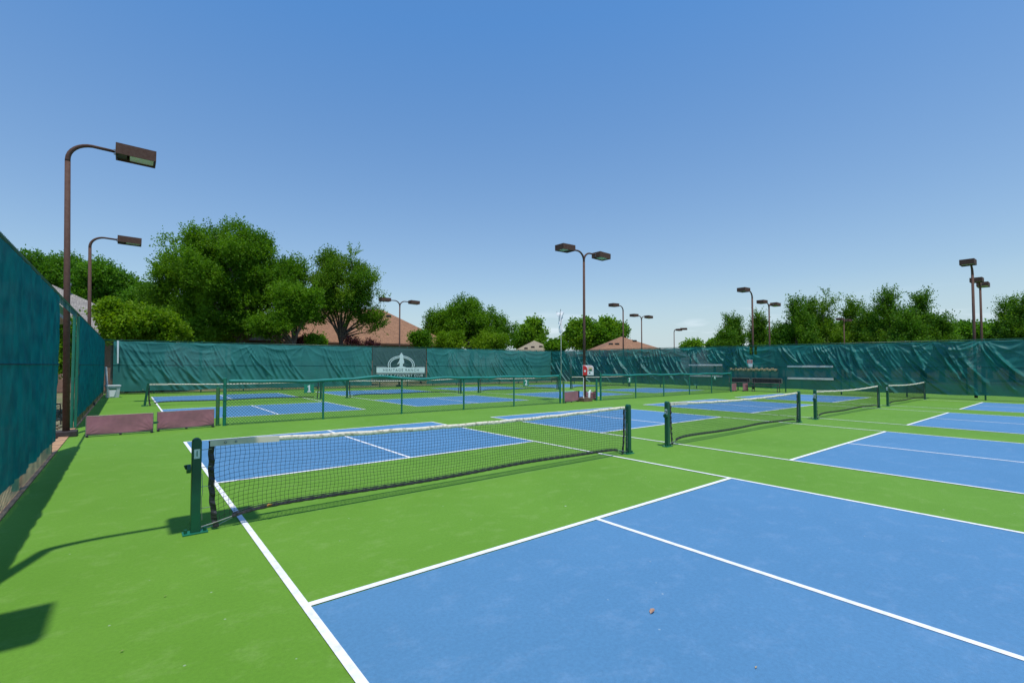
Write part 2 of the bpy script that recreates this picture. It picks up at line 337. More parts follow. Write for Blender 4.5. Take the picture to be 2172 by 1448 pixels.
# ------------------------------------------------------------------ nets
NETL = S+2*PO
def ztop(x):
    t = (x-PO)/S; return .93-.0+(-.055)*max(0, 4*t*(1-t)) if True else 0
def zbot(x, amp=1):
    a = x-.16; b = NETL-.14-x
    e = min(a, b); e = max(e, 0)
    return .015+.12*(1-math.exp(-e*5.5))+.012*math.sin(x*1.7)
def make_net():
    root = empty('pickleball_net', (-PO, 0, 0), 'x', 'net', 'nets standing across the courts')
    L = NETL
    for s_, x in ((1, 0), (-1, L)):
        arc = [(-.043, 0), (.043, 0), (.043, .925)]+[(.043*math.cos(a), .925+.043*math.sin(a)) for a in np.linspace(.3, 2.84, 7)]+[(-.043, .925)]
        p = MB().prism([(x+a, b) for a, b in arc], -.04, .04).build('net_post', M['post_dark'], root, bevel=.006)
        MB().box((x, 0, .008), (.225, .12, .016)).build('base_plate', M['post_green'], p, bevel=.003)
        for bx in (-.085, .085):
            MB().tube([(x+bx, -.02, .015), (x+bx, -.02, .055)], .017, 6).build('bolt', M['post_dark'], p)
        # side band, laced to the post
        n = 26; xs = x+s_*.105
        V = []; Q = []
        for i in range(n+1):
            t = i/n; z = .925-t*.905; xx = xs+s_*(.055*t**3)+.004*math.sin(i*1.3)
            for k, (dx, dy) in enumerate(((0, 0), (s_*.055, .012*math.sin(i*1.9)), (s_*.055, .006), (0, .006))): V.append((xx+dx, dy-.003, z))
        for i in range(n):
            for k in range(4): Q.append((i*4+k, i*4+(k+1) % 4, i*4+4+(k+1) % 4, i*4+4+k))
        npmesh('side_band', V, Q, M['band'], root, False)
        lc = MB()
        for z in (.84, .66, .46, .24): lc.tube([(x+s_*.045, 0, z), (xs+s_*.03, -.008, z+.004)], .0035, 5)
        lc.tube([(x+s_*.05, 0, .05), (x+s_*.16, -.005, .07), (x+s_*.42, 0, zbot(.42)+.01)], .006, 5)
        lc.tube([(x+s_*.1, .01, .03), (x+s_*.22, .005, .045), (x+s_*.36, 0, zbot(.36))], .005, 5)
        lc.tube([(x+s_*.052, -.01, .6), (x+s_*.06, -.012, .4), (x+s_*.05, -.01, .35), (x+s_*.058, -.012, .12)], .003, 5)
        lc.build('lacing', M['steel'], root)
    cr = MB().tube([(-.05, 0, .66), (-.085, 0, .66)], .045, 12).tube([(-.085, 0, .66), (-.1, 0, .70)], .012, 6)
    cr.build('crank', M['post_dark'], root)
    # cord mesh
    nm = MB(); x0, x1 = .165, L-.165; nx = int((x1-x0)/.047); r_ = random.Random(3)
    jx = [[r_.uniform(-.0035, .0035) for _ in range(19)] for _ in range(nx+1)]; rows = 17
    def P(i, j):
        x = x0+(x1-x0)*i/nx; a = zbot(x)+.02; b = ztop(x)-.045; t = j/rows
        sag = .006*math.sin(x*5+j)*(1-abs(2*t-1))
        return (x+jx[i][j]+.006*math.sin(j*.9+x*3), .004*math.sin(x*2.3+j*.5), a+(b-a)*t+sag+jx[i][(j+7) % 18]*.6)
    for i in range(nx+1): nm.tube([P(i, j) for j in range(rows+1)], .0021, 3, False)
    for j in range(1, rows): nm.tube([P(i, j) for i in range(nx+1)], .0021, 3, False)
    nm.build('net_mesh', M['net'], root)
    # top tape: folded canvas with wrinkles
    n = 320; V = []; Q = []; xa, xb = .12, L-.12
    for i in range(n+1):
        x = xa+(xb-xa)*i/n; zt = ztop(x)+.003*math.sin(x*9); wr = 0 if x < .78 else 1
        yy = .0028*math.sin(x*46+2*math.sin(x*13))*wr; hb = .053+.0015*math.sin(x*31)*wr
        prof = [(-.006+yy*.3, 0), (-.013-yy, -hb*.35), (-.011+yy, -hb*.7), (-.008, -hb), (.008, -hb), (.011+yy, -hb*.7), (.013-yy, -hb*.35), (.006, 0)]
        for a, b in prof: V.append((x, a, zt+b))
    for i in range(n):
        for k in range(8): Q.append((i*8+k, i*8+(k+1) % 8, i*8+8+(k+1) % 8, i*8+8+k))
    npmesh('top_tape', V, Q, M['tape'], root, True)
    sv = MB(); sv.v = []
    ns = 12
    for i in range(ns+1):
        x = .118+(.80-.118)*i/ns; zt = ztop(x)+.003
        for a, b in ((-.016, 0), (-.016, -.064), (.016, -.064), (.016, 0)): sv.v.append((x, a, zt+b))
    for i in range(ns):
        for k in range(4): sv.f.append((i*4+k, i*4+(k+1) % 4, i*4+4+(k+1) % 4, i*4+4+k))
    sv.f += [(3, 2, 1, 0), (ns*4, ns*4+1, ns*4+2, ns*4+3)]
    sl_ = sv.build('tape_sleeve', M['sleeve'], root)
    for gx in (.26, .36):
        MB().tube([(gx, -.0175, ztop(gx)-.03), (gx, -.021, ztop(gx)-.03)], .0115, 12).build('grommet', M['band'], sl_)
        MB().tube([(gx, -.021, ztop(gx)-.03), (gx, -.0225, ztop(gx)-.03)], .006, 10).build('grommet_hole', M['sticker'], sl_)
    # bottom band
    bb = MB(); n = 150
    for off, rad in ((0, .019), (.03, .006)):
        bb.tube([(x, .004*math.sin(x*3), zbot(x)+off+.01) for x in np.linspace(.34, L-.34, n)], [rad*(1+.12*math.sin(i*2.1)) for i in range(n)], 6)
    for x in np.arange(.38, L-.36, .047): bb.tube([(x, -.02, zbot(x)), (x+.006, -.02, zbot(x)+.03)], .003, 3)
    bb.build('bottom_band', M['band'], root)
    return root
nets = []
NETLAB = [['nearest net, running from the left foreground, with 1 sticker on its post', 'net of the second near court, with a black and white sticker on its left post',
           'third net along the near row of courts, before the green windscreen', 'farthest and smallest net of the near row, closest to the right windscreen'],
          ['net behind the two mauve barriers, its left post leaning, beyond the low mesh fence', 'net seen through the low mesh fence below the club banner',
           'net seen behind the two headed lamp post and the red cabinet', 'farthest net beyond the low mesh fence, near the sign with number 3']]
proto = make_net()
for r_, v0 in enumerate((0, V2)):
    for i in range(4):
        o = proto if (r_ == 0 and i == 0) else copy_tree(proto)
        o.location = (i*(S+GAP)-PO, v0, 0); o['label'] = NETLAB[r_][i]; nets.append(o)
# number stickers on the posts that show one
def sticker(net, x, dig, size, z, face=-1):
    post = [k for k in kids(net) if k.name.startswith('net_post')][0]
    if face == -1:
        MB().box((x, -.0425, z), (.052, .003, .10*size)).build('sticker', M['sticker'], post)
        text(dig, .085*size, M['post_green'] if size < 1.3 else M['black'], post, (x, -.0455, z), (R(90), 0, 0), 'number')
    else:
        MB().box((x-.0445, 0, z), (.003, .056, .10*size)).build('sticker', M['sticker'], post)
        text(dig, .085*size, M['black'], post, (x-.0475, 0, z), (R(90), 0, R(-90)), 'number')
sticker(nets[0], 0, '1', .95, .81)
sticker(nets[1], 0, '2', 1.6, .72, 1); sticker(nets[2], 0, '3', 1.4, .76, 1); sticker(nets[3], 0, '4', 1.4, .76, 1)
lean = [k for k in kids(nets[4]) if k.name.startswith('net_post')][0]; lean.rotation_euler.y = R(7)
o = tag(MB().add([(-.03,-.012,0),(0,-.02,.012),(.035,-.008,.004),(.012,.0,-.012),(-.01,.006,.016),(-.02,-.01,-.014)], [(0,1,4),(1,2,4),(2,3,5),(0,5,3),(0,1,2,3)]).build('dry_leaf', M['leaf_orange'], loc=(.27, -.022, .165)), 'small orange leaf caught on the bottom cord of the nearest net', 'leaf')

# ------------------------------------------------------------------ fences
def chain(L, z0, z1, sp, r, ztf=None):
    "diamond mesh of straight crossing wires, 3-sided, clipped to the panel"
    V = []; Q = []; H = z1-z0; n = 0
    for sgn in (1, -1):
        for x in np.arange(-H, L+H, sp):
            xa, xb = x, x+sgn*H; za, zb = z0, z1
            if min(xa, xb) > L or max(xa, xb) < 0: continue
            def clip(xa, za, xb, zb):
                t0, t1 = 0.0, 1.0; d = xb-xa
                for lim, s_ in ((0, 1), (L, -1)):
                    t = (lim-xa)/d
                    if (d > 0) == (s_ > 0): t0 = max(t0, t)
                    else: t1 = min(t1, t)
                return t0, t1
            t0, t1 = clip(xa, za, xb, zb)
            if t0 >= t1-1e-4: continue
            a = (xa+(xb-xa)*t0, za+(zb-za)*t0); b = (xa+(xb-xa)*t1, za+(zb-za)*t1)
            yo = .0015*sgn
            for (px, pz) in (a, b):
                for (ox, oy) in ((0, r), (r*.87*sgn, -r*.5), (-r*.87*sgn, -r*.5)): V.append((px+ox*.7, yo+oy, pz-ox*.7*sgn))
            for k in range(3): Q.append((n+k, n+(k+1) % 3, n+3+(k+1) % 3, n+3+k))
            n += 6
    return V, Q
def folds(X, Z, ties, zt, amp, swag, seed, vert=0, dens=1.3, lean=.6):
    "how far the cloth bulges towards the court"
    r_ = np.random.default_rng(seed); D = np.zeros_like(X); dz = zt-Z+.03
    for xi in ties:
        th = np.arctan2(X-xi, dz); rr = np.hypot(X-xi, dz)
        n = r_.uniform(4, 9); ph = r_.uniform(0, 6.28); a = amp*r_.uniform(.15, .6)
        s = np.abs(np.sin(th*n+ph+.5*np.sin(rr*1.5+ph)))
        D += a*(1-s)**2*np.exp(-rr/r_.uniform(1.1, 2.2))*np.clip(rr*2.2, 0, 1)
    for a_, b_ in zip(ties[:-1], ties[1:]):
        t = np.clip((X-a_)/(b_-a_), 0, 1); ins = (X > a_) & (X < b_); sg = swag*(b_-a_)*r_.uniform(.5, 1.2)
        wv = dz-sg*4*t*(1-t); k = r_.uniform(9, 15); ph = r_.uniform(0, 6)
        s = (.5+.5*np.sin(wv*k+ph))**3
        D += ins*amp*r_.uniform(.2, 1.0)*s*np.exp(-np.maximum(dz, 0)*r_.uniform(.8, 1.6))*np.sin(np.pi*t)**.7
    x0 = X.min()-1.0; S_ = np.maximum(zt-Z, 0)          # families of long drapes running down from the top edge
    while x0 < X.max():
        lean_ = r_.normal(lean, .22); n = r_.integers(3, 8); top = r_.uniform(0, 1.3) if r_.random() < .45 else 0
        for k_ in range(n):
            xs_ = x0+r_.normal()*.10+k_*r_.uniform(.02, .10); a_ = lean_*.35+k_*r_.uniform(.03, .11)*np.sign(lean+1e-6); b_ = lean_*r_.uniform(.08, .20)
            s_ = np.maximum(S_-top, 0); xc = xs_+a_*s_+b_*s_**2; w_ = r_.uniform(.022, .05)+.03*s_
            ln = r_.uniform(.7, 2.7); env = np.clip(s_/.25, 0, 1)*np.exp(-np.maximum(s_-ln, 0)/.18)
            u = (X-xc)/w_; D += amp*r_.uniform(.35, .95)*(np.exp(-u**2)-.35*np.exp(-(u+1.6)**2))*env*np.clip(.45+.35*s_, 0, 1)
        x0 += r_.exponential(1.0/dens)+.22
    if vert:
        for _ in range(5):
            f = r_.uniform(3, 17); D += vert*np.sin(X*f+r_.uniform(0, 6)+.8*np.sin(Z*r_.uniform(.4, 1.4)))/5
    return D
def cloth(L0, L1, zb, ztf, step, amp, swag, seed, mtl, root, spacing=3.0, vert=0, holes=(), name='windscreen', seams=(1.72,), y0=.055, flat=(), dens=1.3, pale=(), scallop=.02, bulge=.025, lean=.6):
    nx = int((L1-L0)/step); nz = int(2.95/step); xs = np.linspace(L0, L1, nx+1); ts = np.linspace(0, 1, nz+1)
    X, T = np.meshgrid(xs, ts, indexing='ij'); ztop_ = np.array([ztf(x) for x in xs])[:, None]
    scal = scallop*np.abs(np.sin(X*math.pi/.75)); Z = zb+(ztop_-zb)*T-scal*(T > .99)+.015*np.sin(X*2.1+seed)*(1-T)
    r_ = np.random.default_rng(seed+99); ties = [L0]
    while ties[-1] < L1-spacing*.6: ties.append(ties[-1]+spacing*r_.uniform(.45, 1.1))
    ties[-1] = L1
    D = folds(X, Z, ties, ztop_, amp, swag, seed, vert, dens, lean); D *= 1-.65*T**14
    for z_ in seams: D += .012*np.exp(-((Z-z_)/.02)**2)
    D += bulge*np.sin(np.pi*T)*(.5+.5*np.sin(X*.9+seed))
    for a, b, c, d in flat:
        sm = lambda t: 1/(1+np.exp(-t*14))
        D *= 1-.82*sm(X-a)*sm(b-X)*sm(Z-c)*sm(d-Z)
    V = np.stack([X, -(y0+D), Z], -1).reshape(-1, 3)
    for z_ in seams:
        j = [int(np.argmin(np.abs(Z[i]-z_))) for i in range(nx+1)]
        MB().tube([(X[i, j[i]], -(y0+D[i, j[i]])-.004, z_) for i in range(0, nx+1, 3)], .007, 4).build('seam', M['seam'], root)
    for z_ in pale:
        j = [int(np.argmin(np.abs(Z[i]-z_))) for i in range(nx+1)]
        MB().tube([(X[i, j[i]], -(y0+D[i, j[i]])-.004, z_) for i in range(0, nx+1, 3)], .006, 4).build('stitching', M['seam_light'], root)
    I = np.arange((nx+1)*(nz+1)).reshape(nx+1, nz+1)
    Q = np.stack([I[:-1, :-1], I[1:, :-1], I[1:, 1:], I[:-1, 1:]], -1)
    Xc = (X[:-1, :-1]+X[1:, 1:])/2; Zc = (Z[:-1, :-1]+Z[1:, 1:])/2; keep = np.ones(Xc.shape, bool)
    for a, b, c, d in holes: keep &= ~((Xc > a) & (Xc < b) & (Zc > c) & (Zc < d))
    return npmesh(name, V, Q[keep], mtl, root, True)
def tall_fence(a, b, ha, hb, posts, label, mesh_to=None, rails=(0.5,), wire='wire', sp=.07, z0=.02, midrail=None, wr=.0027):
    a = Vector((*a, 0)); b = Vector((*b, 0)); d = b-a; L = d.length
    root = empty('chain_link_fence', a, label, 'fence', None, math.atan2(d.y, d.x))
    ztf = lambda x: ha+(hb-ha)*x/L
    MB().tube([(0, 0, ha), (L*.5, 0, (ha+hb)/2-.004), (L, 0, hb)], .021, 8).build('top_rail', M['post_dark'], root, True)
    for x in posts:
        MB().tube([(x, .045, -.02), (x, .045, ztf(x)-.02), (x, .045, ztf(x)+.03), (x, .045, ztf(x)+.05)], [.036, .036, .03, .005], 10).build('fence_post', M['post_green'], root, 'auto')
    V, Q = chain(L, z0, min(ha, hb)+.03, sp, wr)
    V = [(x, y, z0+(z-z0)*(ztf(x)+.035-z0)/(min(ha, hb)+.03-z0)) for x, y, z in V]
    npmesh('chain_link', V, Q, M[wire], root)
    if midrail:
        mr = MB()
        for z in midrail: mr.tube([(0, .02, z), (L, .02, z)], .018, 6)
        mr.build('middle_rail', M['post_green'], root)
    return root, L, ztf
CL = (-2.15, 28.4); CR = (33.9, 28.4)
# left fence before the gate gap: starts behind the camera
fl, L, ztf = tall_fence((-2.15, -9), (-2.15, 6.55), 3.12, 3.12, (0, 3.05, 6.1, 9.15, 12.2, 15.5), 'tall chain link fence with dark teal windscreen, nearest on the left edge', wire='wire_lit', sp=.075, wr=.0032)
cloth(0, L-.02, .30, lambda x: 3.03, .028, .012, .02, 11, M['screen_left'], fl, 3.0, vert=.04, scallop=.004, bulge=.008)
# left fence beyond the gap
fl2, L, ztf = tall_fence((-2.15, 11.0), CL, 3.12, 3.15, (0.0, 3, 6, 9, 12, 15), 'tall chain link fence with teal windscreen between the gap and the far left corner', wire='wire_lit', sp=.06)
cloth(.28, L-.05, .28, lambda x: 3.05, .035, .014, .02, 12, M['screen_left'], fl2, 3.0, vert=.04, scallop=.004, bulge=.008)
MB().box((.03, -.03, 1.52), (.06, .06, 3.0)).build('end_post', M['post_green'], fl2, bevel=.01)
# lintel rail across the gap
ov = empty('gate_overhead_rail', (-2.15, 6.55, 3.12), 'top rail with a strip of mesh spanning the gate gap on the left', 'rail')
MB().tube([(0, 0, 0), (0, 4.45, 0)], .022, 8).build('rail', M['post_dark'], ov)
V, Q = chain(4.45, -.16, .03, .06, .0027); npmesh('mesh_strip', [(y, x, z) for x, y, z in V], Q, M['wire_lit'], ov)
# back fence
fb, LBK, ztf = tall_fence(CL, CR, 3.14, 3.30, [0]+[x for x in np.arange(2.4, 36, 2.43)], 'long back chain link fence with wrinkled green windscreen, behind the club banner', sp=.075)
bz = lambda x: 3.09+.16*x/LBK
BU0, BU1 = 16.3, 21.1   # gap for the banner, in fence length
cloth(.45, 16.25, .19, bz, .035, .068, .15, 21, M['screen_back'], fb, 3.6, dens=1.5, lean=.5)
cloth(21.18, LBK-.1, .21, bz, .035, .06, .12, 22, M['screen_back'], fb, 3.2, dens=1.4, lean=.45)
# right fence
CE = (34.75, -9.0)
rl = math.hypot(CE[0]-CR[0], CE[1]-CR[1])
fr, L, ztf = tall_fence(CR, CE, 3.30, 3.13, [0]+[x for x in np.arange(3.0, 37, 3.05)], 'right side chain link fence with thin see through green windscreen and deep folds', sp=.075)
rz = lambda x: 3.25+(3.08-3.25)*x/rl
FLT = [(28.4-13.8, 28.4-11.05, .3, 1.95), (28.4-10.7, 28.4-7.0, .3, 1.65), (28.4-7.0, 28.4-4.3, .3, 1.85)]
cloth(.1, rl-.05, .24, rz, .034, .135, .2, 31, M['screen_right'], fr, 2.4, vert=.02, flat=FLT, dens=2.6, lean=.75, holes=((19.13, 19.31, 2.55, 3.3), (19.42, 19.6, 2.55, 3.3)), seams=(1.72,), pale=(2.32, .92))
# fence of the next courts, seen through the thin windscreen
ff, L, ztf = tall_fence((41.6, 30), (42.2, -10), 3.1, 3.1, list(np.arange(0, 40, 3.05)), 'chain link fence of the neighbouring courts, showing through the right windscreen', sp=.11, midrail=(2.3, .9))

# low mesh fence with padded top
def low_fence(u0, v0, posts, label, bulge):
    root = empty('low_mesh_fence', (posts[0], v0, 0), label, 'fence', 'low padded fences between the court rows')
    o0 = posts[0]; L = posts[-1]-o0
    for i, p in enumerate(posts):
        e = i in (0, len(posts)-1)
        h = 1.35 if e else 1.22; r_ = .047 if e else .032
        MB().tube([(p-o0, 0, 0), (p-o0, 0, h-.02), (p-o0, 0, h), (p-o0, 0, h+.018)], [r_, r_, r_*.96, r_*.35], 12).build('fence_post', M['post_green'], root, 'auto')
        if e:
            for z in (.3, .72, 1.15): MB().tube([(p-o0, 0, z-.014), (p-o0, 0, z+.014)], r_+.008, 12).build('clamp_band', M['post_green'], root, 'auto')
    V, Q = chain(L-.1, .04, 1.22, .088, .0045); V = [(x+.05, y, z) for x, y, z in V]
    npmesh('chain_link', V, Q, M['wire'], root)
    pts = []; n = 150
    for i in range(n+1):
        x = .1+(L-.2)*i/n; pts.append((x, .006*math.sin(x*2.2), 1.25+bulge(x+o0)+.012*math.sin(x*1.9)+.008*math.sin(x*4.3+1)))
    MB().tube(pts, [.05*(1+.04*math.sin(i*.9)) for i in range(n+1)], 12).build('padded_rail', M['pad'], root, True)
    MB().tube([(0, 0, .05), (L*.5, 0, .035), (L, 0, .05)], .004, 5).build('tension_wire', M['wire'], root)
    return root
b1 = lambda u: .085*math.exp(-((u-6.15)/.9)**2)-.03*math.exp(-((u-7.3)/.8)**2)-.02*math.exp(-((u-2.7)/1.2)**2)
low_fence(0, 9.36, (1.2, 4.0, 6.8, 9.5, 12.1, 14.93), 'long low mesh fence with wavy teal padded rail, carrying signs 1 and 2', b1)
low_fence(0, 9.45, (17.95, 20.9, 23.6, 26.4, 29.1, 31.75), 'low mesh fence right of the centre lamp post, carrying signs 3 and 4', lambda u: 0)
def one_mark(parent, loc, h, m_, yaw=0):
    w_ = h*.2; o_ = MB().prism([(-w_/2, -h/2), (w_/2, -h/2), (w_/2, h/2), (-w_*.1, h/2), (-w_*1.25, h*.32), (-w_*1.1, h*.2), (-w_/2, h*.27)], -.0015, .0015).prism([(-w_*1.3, -h*.5), (-w_*.5, -h*.5), (-w_*.5, -h*.36), (-w_*1.3, -h*.36)], -.0015, .0015).prism([(w_*.5, -h*.5), (w_*1.3, -h*.5), (w_*1.3, -h*.36), (w_*.5, -h*.36)], -.0015, .0015).build('number', m_, parent, loc=loc); o_.rotation_euler.z = yaw; return o_
def number_sign(u, v, d, lab):
    root = empty('number_sign', (u, v-.04, .99), lab, 'sign', 'numbered court signs on the low fences')
    MB().box((0, 0, 0), (.31, .006, .27)).build('sign_plate', M['sign_green'], root, bevel=.002)
    if d == '1': one_mark(root, (0, -.005, 0), .22, M['white']); return
    text(d, .30, M['white'], root, (0, -.0045, 0), (R(90), 0, 0), 'number', bold=.008)
for u, v, d in ((3.54, 9.36, '1'), (12.76, 9.36, '2'), (20.28, 9.45, '3'), (29.45, 9.45, '4')):
    number_sign(u, v, d, 'small green court sign with a white %s on the low mesh fence' % d)
def stub(x, y, h, m_, lab):
    MBo = MB().tube([(0, 0, 0), (0, 0, h-.03), (0, 0, h), (0, 0, h+.015)], [.05, .05, .048, .02], 12).build('short_post', m_, smooth='auto', loc=(x, y, 0))
    tag(MBo, lab, 'post', 'short steel posts at the ends of the low fences')
stub(1.04, 9.45, 1.08, M['stub'], 'short worn green steel post beside the left end of the low mesh fence')
stub(15.09, 9.30, 1.03, M['stub'], 'dark rusty short post right of the thin flagpole')
stub(17.72, 9.52, 1.06, M['post_green'], 'short bright green post between the centre lamp and sign 3 fence')

# ------------------------------------------------------------------ banner with logo
ba = empty('banner', (CL[0]+BU0, 28.4, 0), 'dark club banner with white rider emblem and lettering on the back fence', 'banner')
cloth(0, BU1-BU0, .42, lambda x: 3.16, .03, .022, .06, 44, M['banner'], ba, 2.4, name='banner_cloth')
YB = -.175
bw = BU1-BU0
BZ = lambda z: 1.073*z-.578
def flat(mb_pts, name, mtl, y=YB, th=.006): return MB().prism([(a, BZ(b)) for a, b in mb_pts], y-th, y).build(name, mtl, ba)
cx = bw/2+.05; wd = 2.16
flat([(cx-wd, 1.62), (cx+wd, 1.62), (cx+wd, 2.00), (cx+.45, 2.0), (cx+.25, 2.07), (cx+.05, 2.12), (cx-.2, 2.1), (cx-.4, 2.03), (cx-.6, 2.0), (cx-wd, 2.00)], 'name_panel', M['print'])
flat([(cx-wd, 1.54), (cx+wd, 1.54), (cx+wd, 1.575), (cx-wd, 1.575)], 'rule', M['print'])
for sgn in (-1, 1): flat([(cx+sgn*1.3, 2.045), (cx+sgn*wd, 2.045), (cx+sgn*wd, 2.07), (cx+sgn*1.3, 2.07)], 'rule', M['print'])
ring = MB()
for rx, rz_ in ((1.2, .74), (1.04, .63)):
    n = 30
    for i in range(n):
        a0 = R(-18)+(R(216))*i/n; a1 = R(-18)+(R(216))*(i+1)/n; q = lambda a, k: (cx+(rx-k)*math.cos(a), YB-.004, BZ(2.2)+(rz_-k)*math.sin(a))
        P4 = [q(a0, 0), q(a1, 0), q(a1, .065), q(a0, .065)]
        ring.add(P4+[(x, y+.004, z) for x, y, z in P4], [(0, 1, 2, 3), (4, 7, 6, 5), (0, 4, 5, 1), (3, 2, 6, 7)])
ring.build('emblem_ring', M['print'], ba)
flat([(cx+a, b) for a, b in [(-.14, 2.1), (.12, 2.12), (.12, 2.28), (.24, 2.32), (.22, 2.52), (.14, 2.72), (.17, 2.86), (.12, 2.98), (.03, 3.03), (.1, 3.05), (.02, 3.07), (.0, 3.13), (-.04, 3.07), (-.12, 3.05), (-.05, 3.02), (-.15, 2.97), (-.19, 2.86), (-.14, 2.7), (-.2, 2.5), (-.33, 2.34), (-.38, 2.22), (-.28, 2.26), (-.18, 2.4), (-.18, 2.2)]], 'rider_emblem', M['print'], YB-.004)
text('HERITAGE RANCH', .29, M['printdark'], ba, (cx, YB-.009, 1.355), (R(90), 0, 0), 'lettering', space=1.33, sx=1.06)
text('GOLF & COUNTRY CLUB', .29, M['print'], ba, (cx, YB-.009, .90), (R(90), 0, 0), 'lettering', space=1.2, sx=1.05)

# ------------------------------------------------------------------ lamp posts
def lamp(x, y, H, arms, label, lean=0, hz=.0, rbase=.07, base=True, name='floodlight_pole'):
    root = empty(name, (x, y, 0), label, 'lamp post', 'brown floodlight poles round the courts')
    root.rotation_euler.y = lean
    if base: MB().box((0, 0, .065), (.42, .42, .13)).build('base_block', M['bronze_dark'], root, bevel=.008)
    MB().tube([(0, 0, .1), (0, 0, H-.55)], [rbase, rbase*.8], 14).build('pole', M['bronze'], root, True)
    for a in arms:
        c, s_ = math.cos(a), math.sin(a); pts = [(0, 0, H-.56)]; rad = .48
        for t in np.linspace(0, 1, 9):
            q = t*R(88); pts.append((c*rad*(1-math.cos(q)), s_*rad*(1-math.cos(q)), H-.5+rad*math.sin(q)*.92))
        pts.append((c*.9, s_*.9, H-.075))
        ar = MB().tube(pts, [rbase*.8]+[rbase*.78-.002*i for i in range(9)]+[.036], 12).build('arm', M['bronze'], root, True)
        q = Matrix.Rotation(a, 3, 'Z') @ Matrix.Rotation(R(1.5), 3, 'Y')
        o = Vector((c*.92, s_*.92, H-.07))
        def bb(mb, c_, d_): return mb.box(o+q @ Vector(c_), d_, q)
        hd = MB(); w_, l_, h_ = .54, .84, .30
        bb(hd, (l_/2, 0, h_/2-.012), (l_, w_, .024)) if False else None
        bb(hd, (l_/2, 0, .135), (l_, w_, .025)); bb(hd, (.012, 0, 0), (.024, w_, .245)); bb(hd, (l_-.012, 0, 0), (.024, w_, .245))
        bb(hd, (l_/2, w_/2-.012, 0), (l_-.05, .024, .245)); bb(hd, (l_/2, -w_/2+.012, 0), (l_-.05, .024, .245))
        h = hd.build('lamp_head', M['bronze'], root)
        ln = MB(); bb(ln, (l_/2+.12, 0, -.07), (l_-.34, w_-.06, .02)); ln.build('lens', M['lens'], h)
        bk = MB(); bb(bk, (.13, 0, -.065), (.2, w_-.06, .02)); bk.build('ballast_cover', M['bronze_dark'], h)
        br = MB(); bb(br, (-.02, 0, .02), (.05, .07, .05)); bb(br, (-.02, 0, -.06), (.04, .04, .04)); br.build('bracket', M['steel'], h)
    return root
PI = math.pi
lamp(-2.17, 9.35, 7.2, [0], 'nearest tall brown lamp post at the left, in the gap of the fence', R(-1.05))
lamp(-2.3, 19.9, 7.2, [0], 'smaller brown single lamp post above the left fence, before the tree row', R(-.9))
lamp(-2.3, -1.6, 7.2, [0], 'single lamp post of the left row standing beside the photographer')
lamp(-3.98, -3.45, 7.7, [0], 'lamp post out of frame whose lamp box shades the court at lower left')
lamp(16.9, 9.6, 7.42, [0, PI], 'tall two headed brown lamp post carrying the red cabinet, mid court', 0, base=False)
lamp(16.94, 29.25, 7.15, [0, PI], 'two headed lamp post rising behind the club banner')
lamp(34.9, 20.33, 7.25, [PI], 'single headed lamp post before the small red brown hip roof', base=False)
lamp(34.95, 9.35, 7.2, [PI], 'single headed lamp post above the red and white notice', base=False)
lamp(34.95, -1.67, 7.2, [PI], 'taller single headed lamp post close to the right edge', base=False)
lamp(43.2, 23.98, 7.2, [0, PI], 'two headed lamp post right of the red brown hip roof')
lamp(42.6, 11.2, 7.2, [0, PI], 'two headed lamp post left of the tall cedar group')
lamp(42.4, -1.18, 7.2, [0, PI], 'two headed lamp post just behind the tall one at the right edge')
p = pt(1430, 730, 68); lamp(p[0], p[1], 7.2, [R(-75), 0], 'distant lamp post in open sky with both boxes to its right')
p = pt(1797, 730, 54); lamp(p[0]-1, p[1], 7.2, [0, PI], 'two headed lamp post against the middle of the tree group')
p = pt(1684, 730, 80); lamp(p[0]-8, p[1]-1, 6.8, [PI], 'distant lamp post half lost in the left cedar of the group')
p = pt(1898, 730, 76); lamp(p[0]-6, p[1], 6.9, [PI], 'distant lamp post half lost in the right hand trees of the group')

# flagpole with limp white flag
fp = empty('flagpole', (15.0, 9.36, 1.3), 'thin pale flagpole with a limp white flag above the low fence', 'flagpole')
MB().tube([(0, 0, 0), (0, 0, 1.4), (-.03, 0, 2.98)], [.022, .014, .009], 8).build('pole', M['rail_grey'], fp, True)
MB().tube([(-.03, 0, 2.98), (-.03, 0, 3.06)], [.018, .006], 8).build('finial', M['black'], fp)
V = []; Q = []; n1, n2 = 26, 10
for i in range(n1+1):
    t = i/n1; zz = 2.93-.95*t; wv = .18*(math.sin(t*9+.6)*.35+.9)*(1-.75*t**1.5)
    for j in range(n2+1):
        s_ = j/n2*2-1
        V.append((-.03-.015*t+s_*wv, .07*math.sin(s_*6+t*14)*(1-.3*t), zz+.05*math.sin(s_*4+t*7)))
for i in range(n1):
    for j in range(n2): Q.append((i*(n2+1)+j, i*(n2+1)+j+1, (i+1)*(n2+1)+j+1, (i+1)*(n2+1)+j))
npmesh('flag', V, Q, M['white'], fp, True)

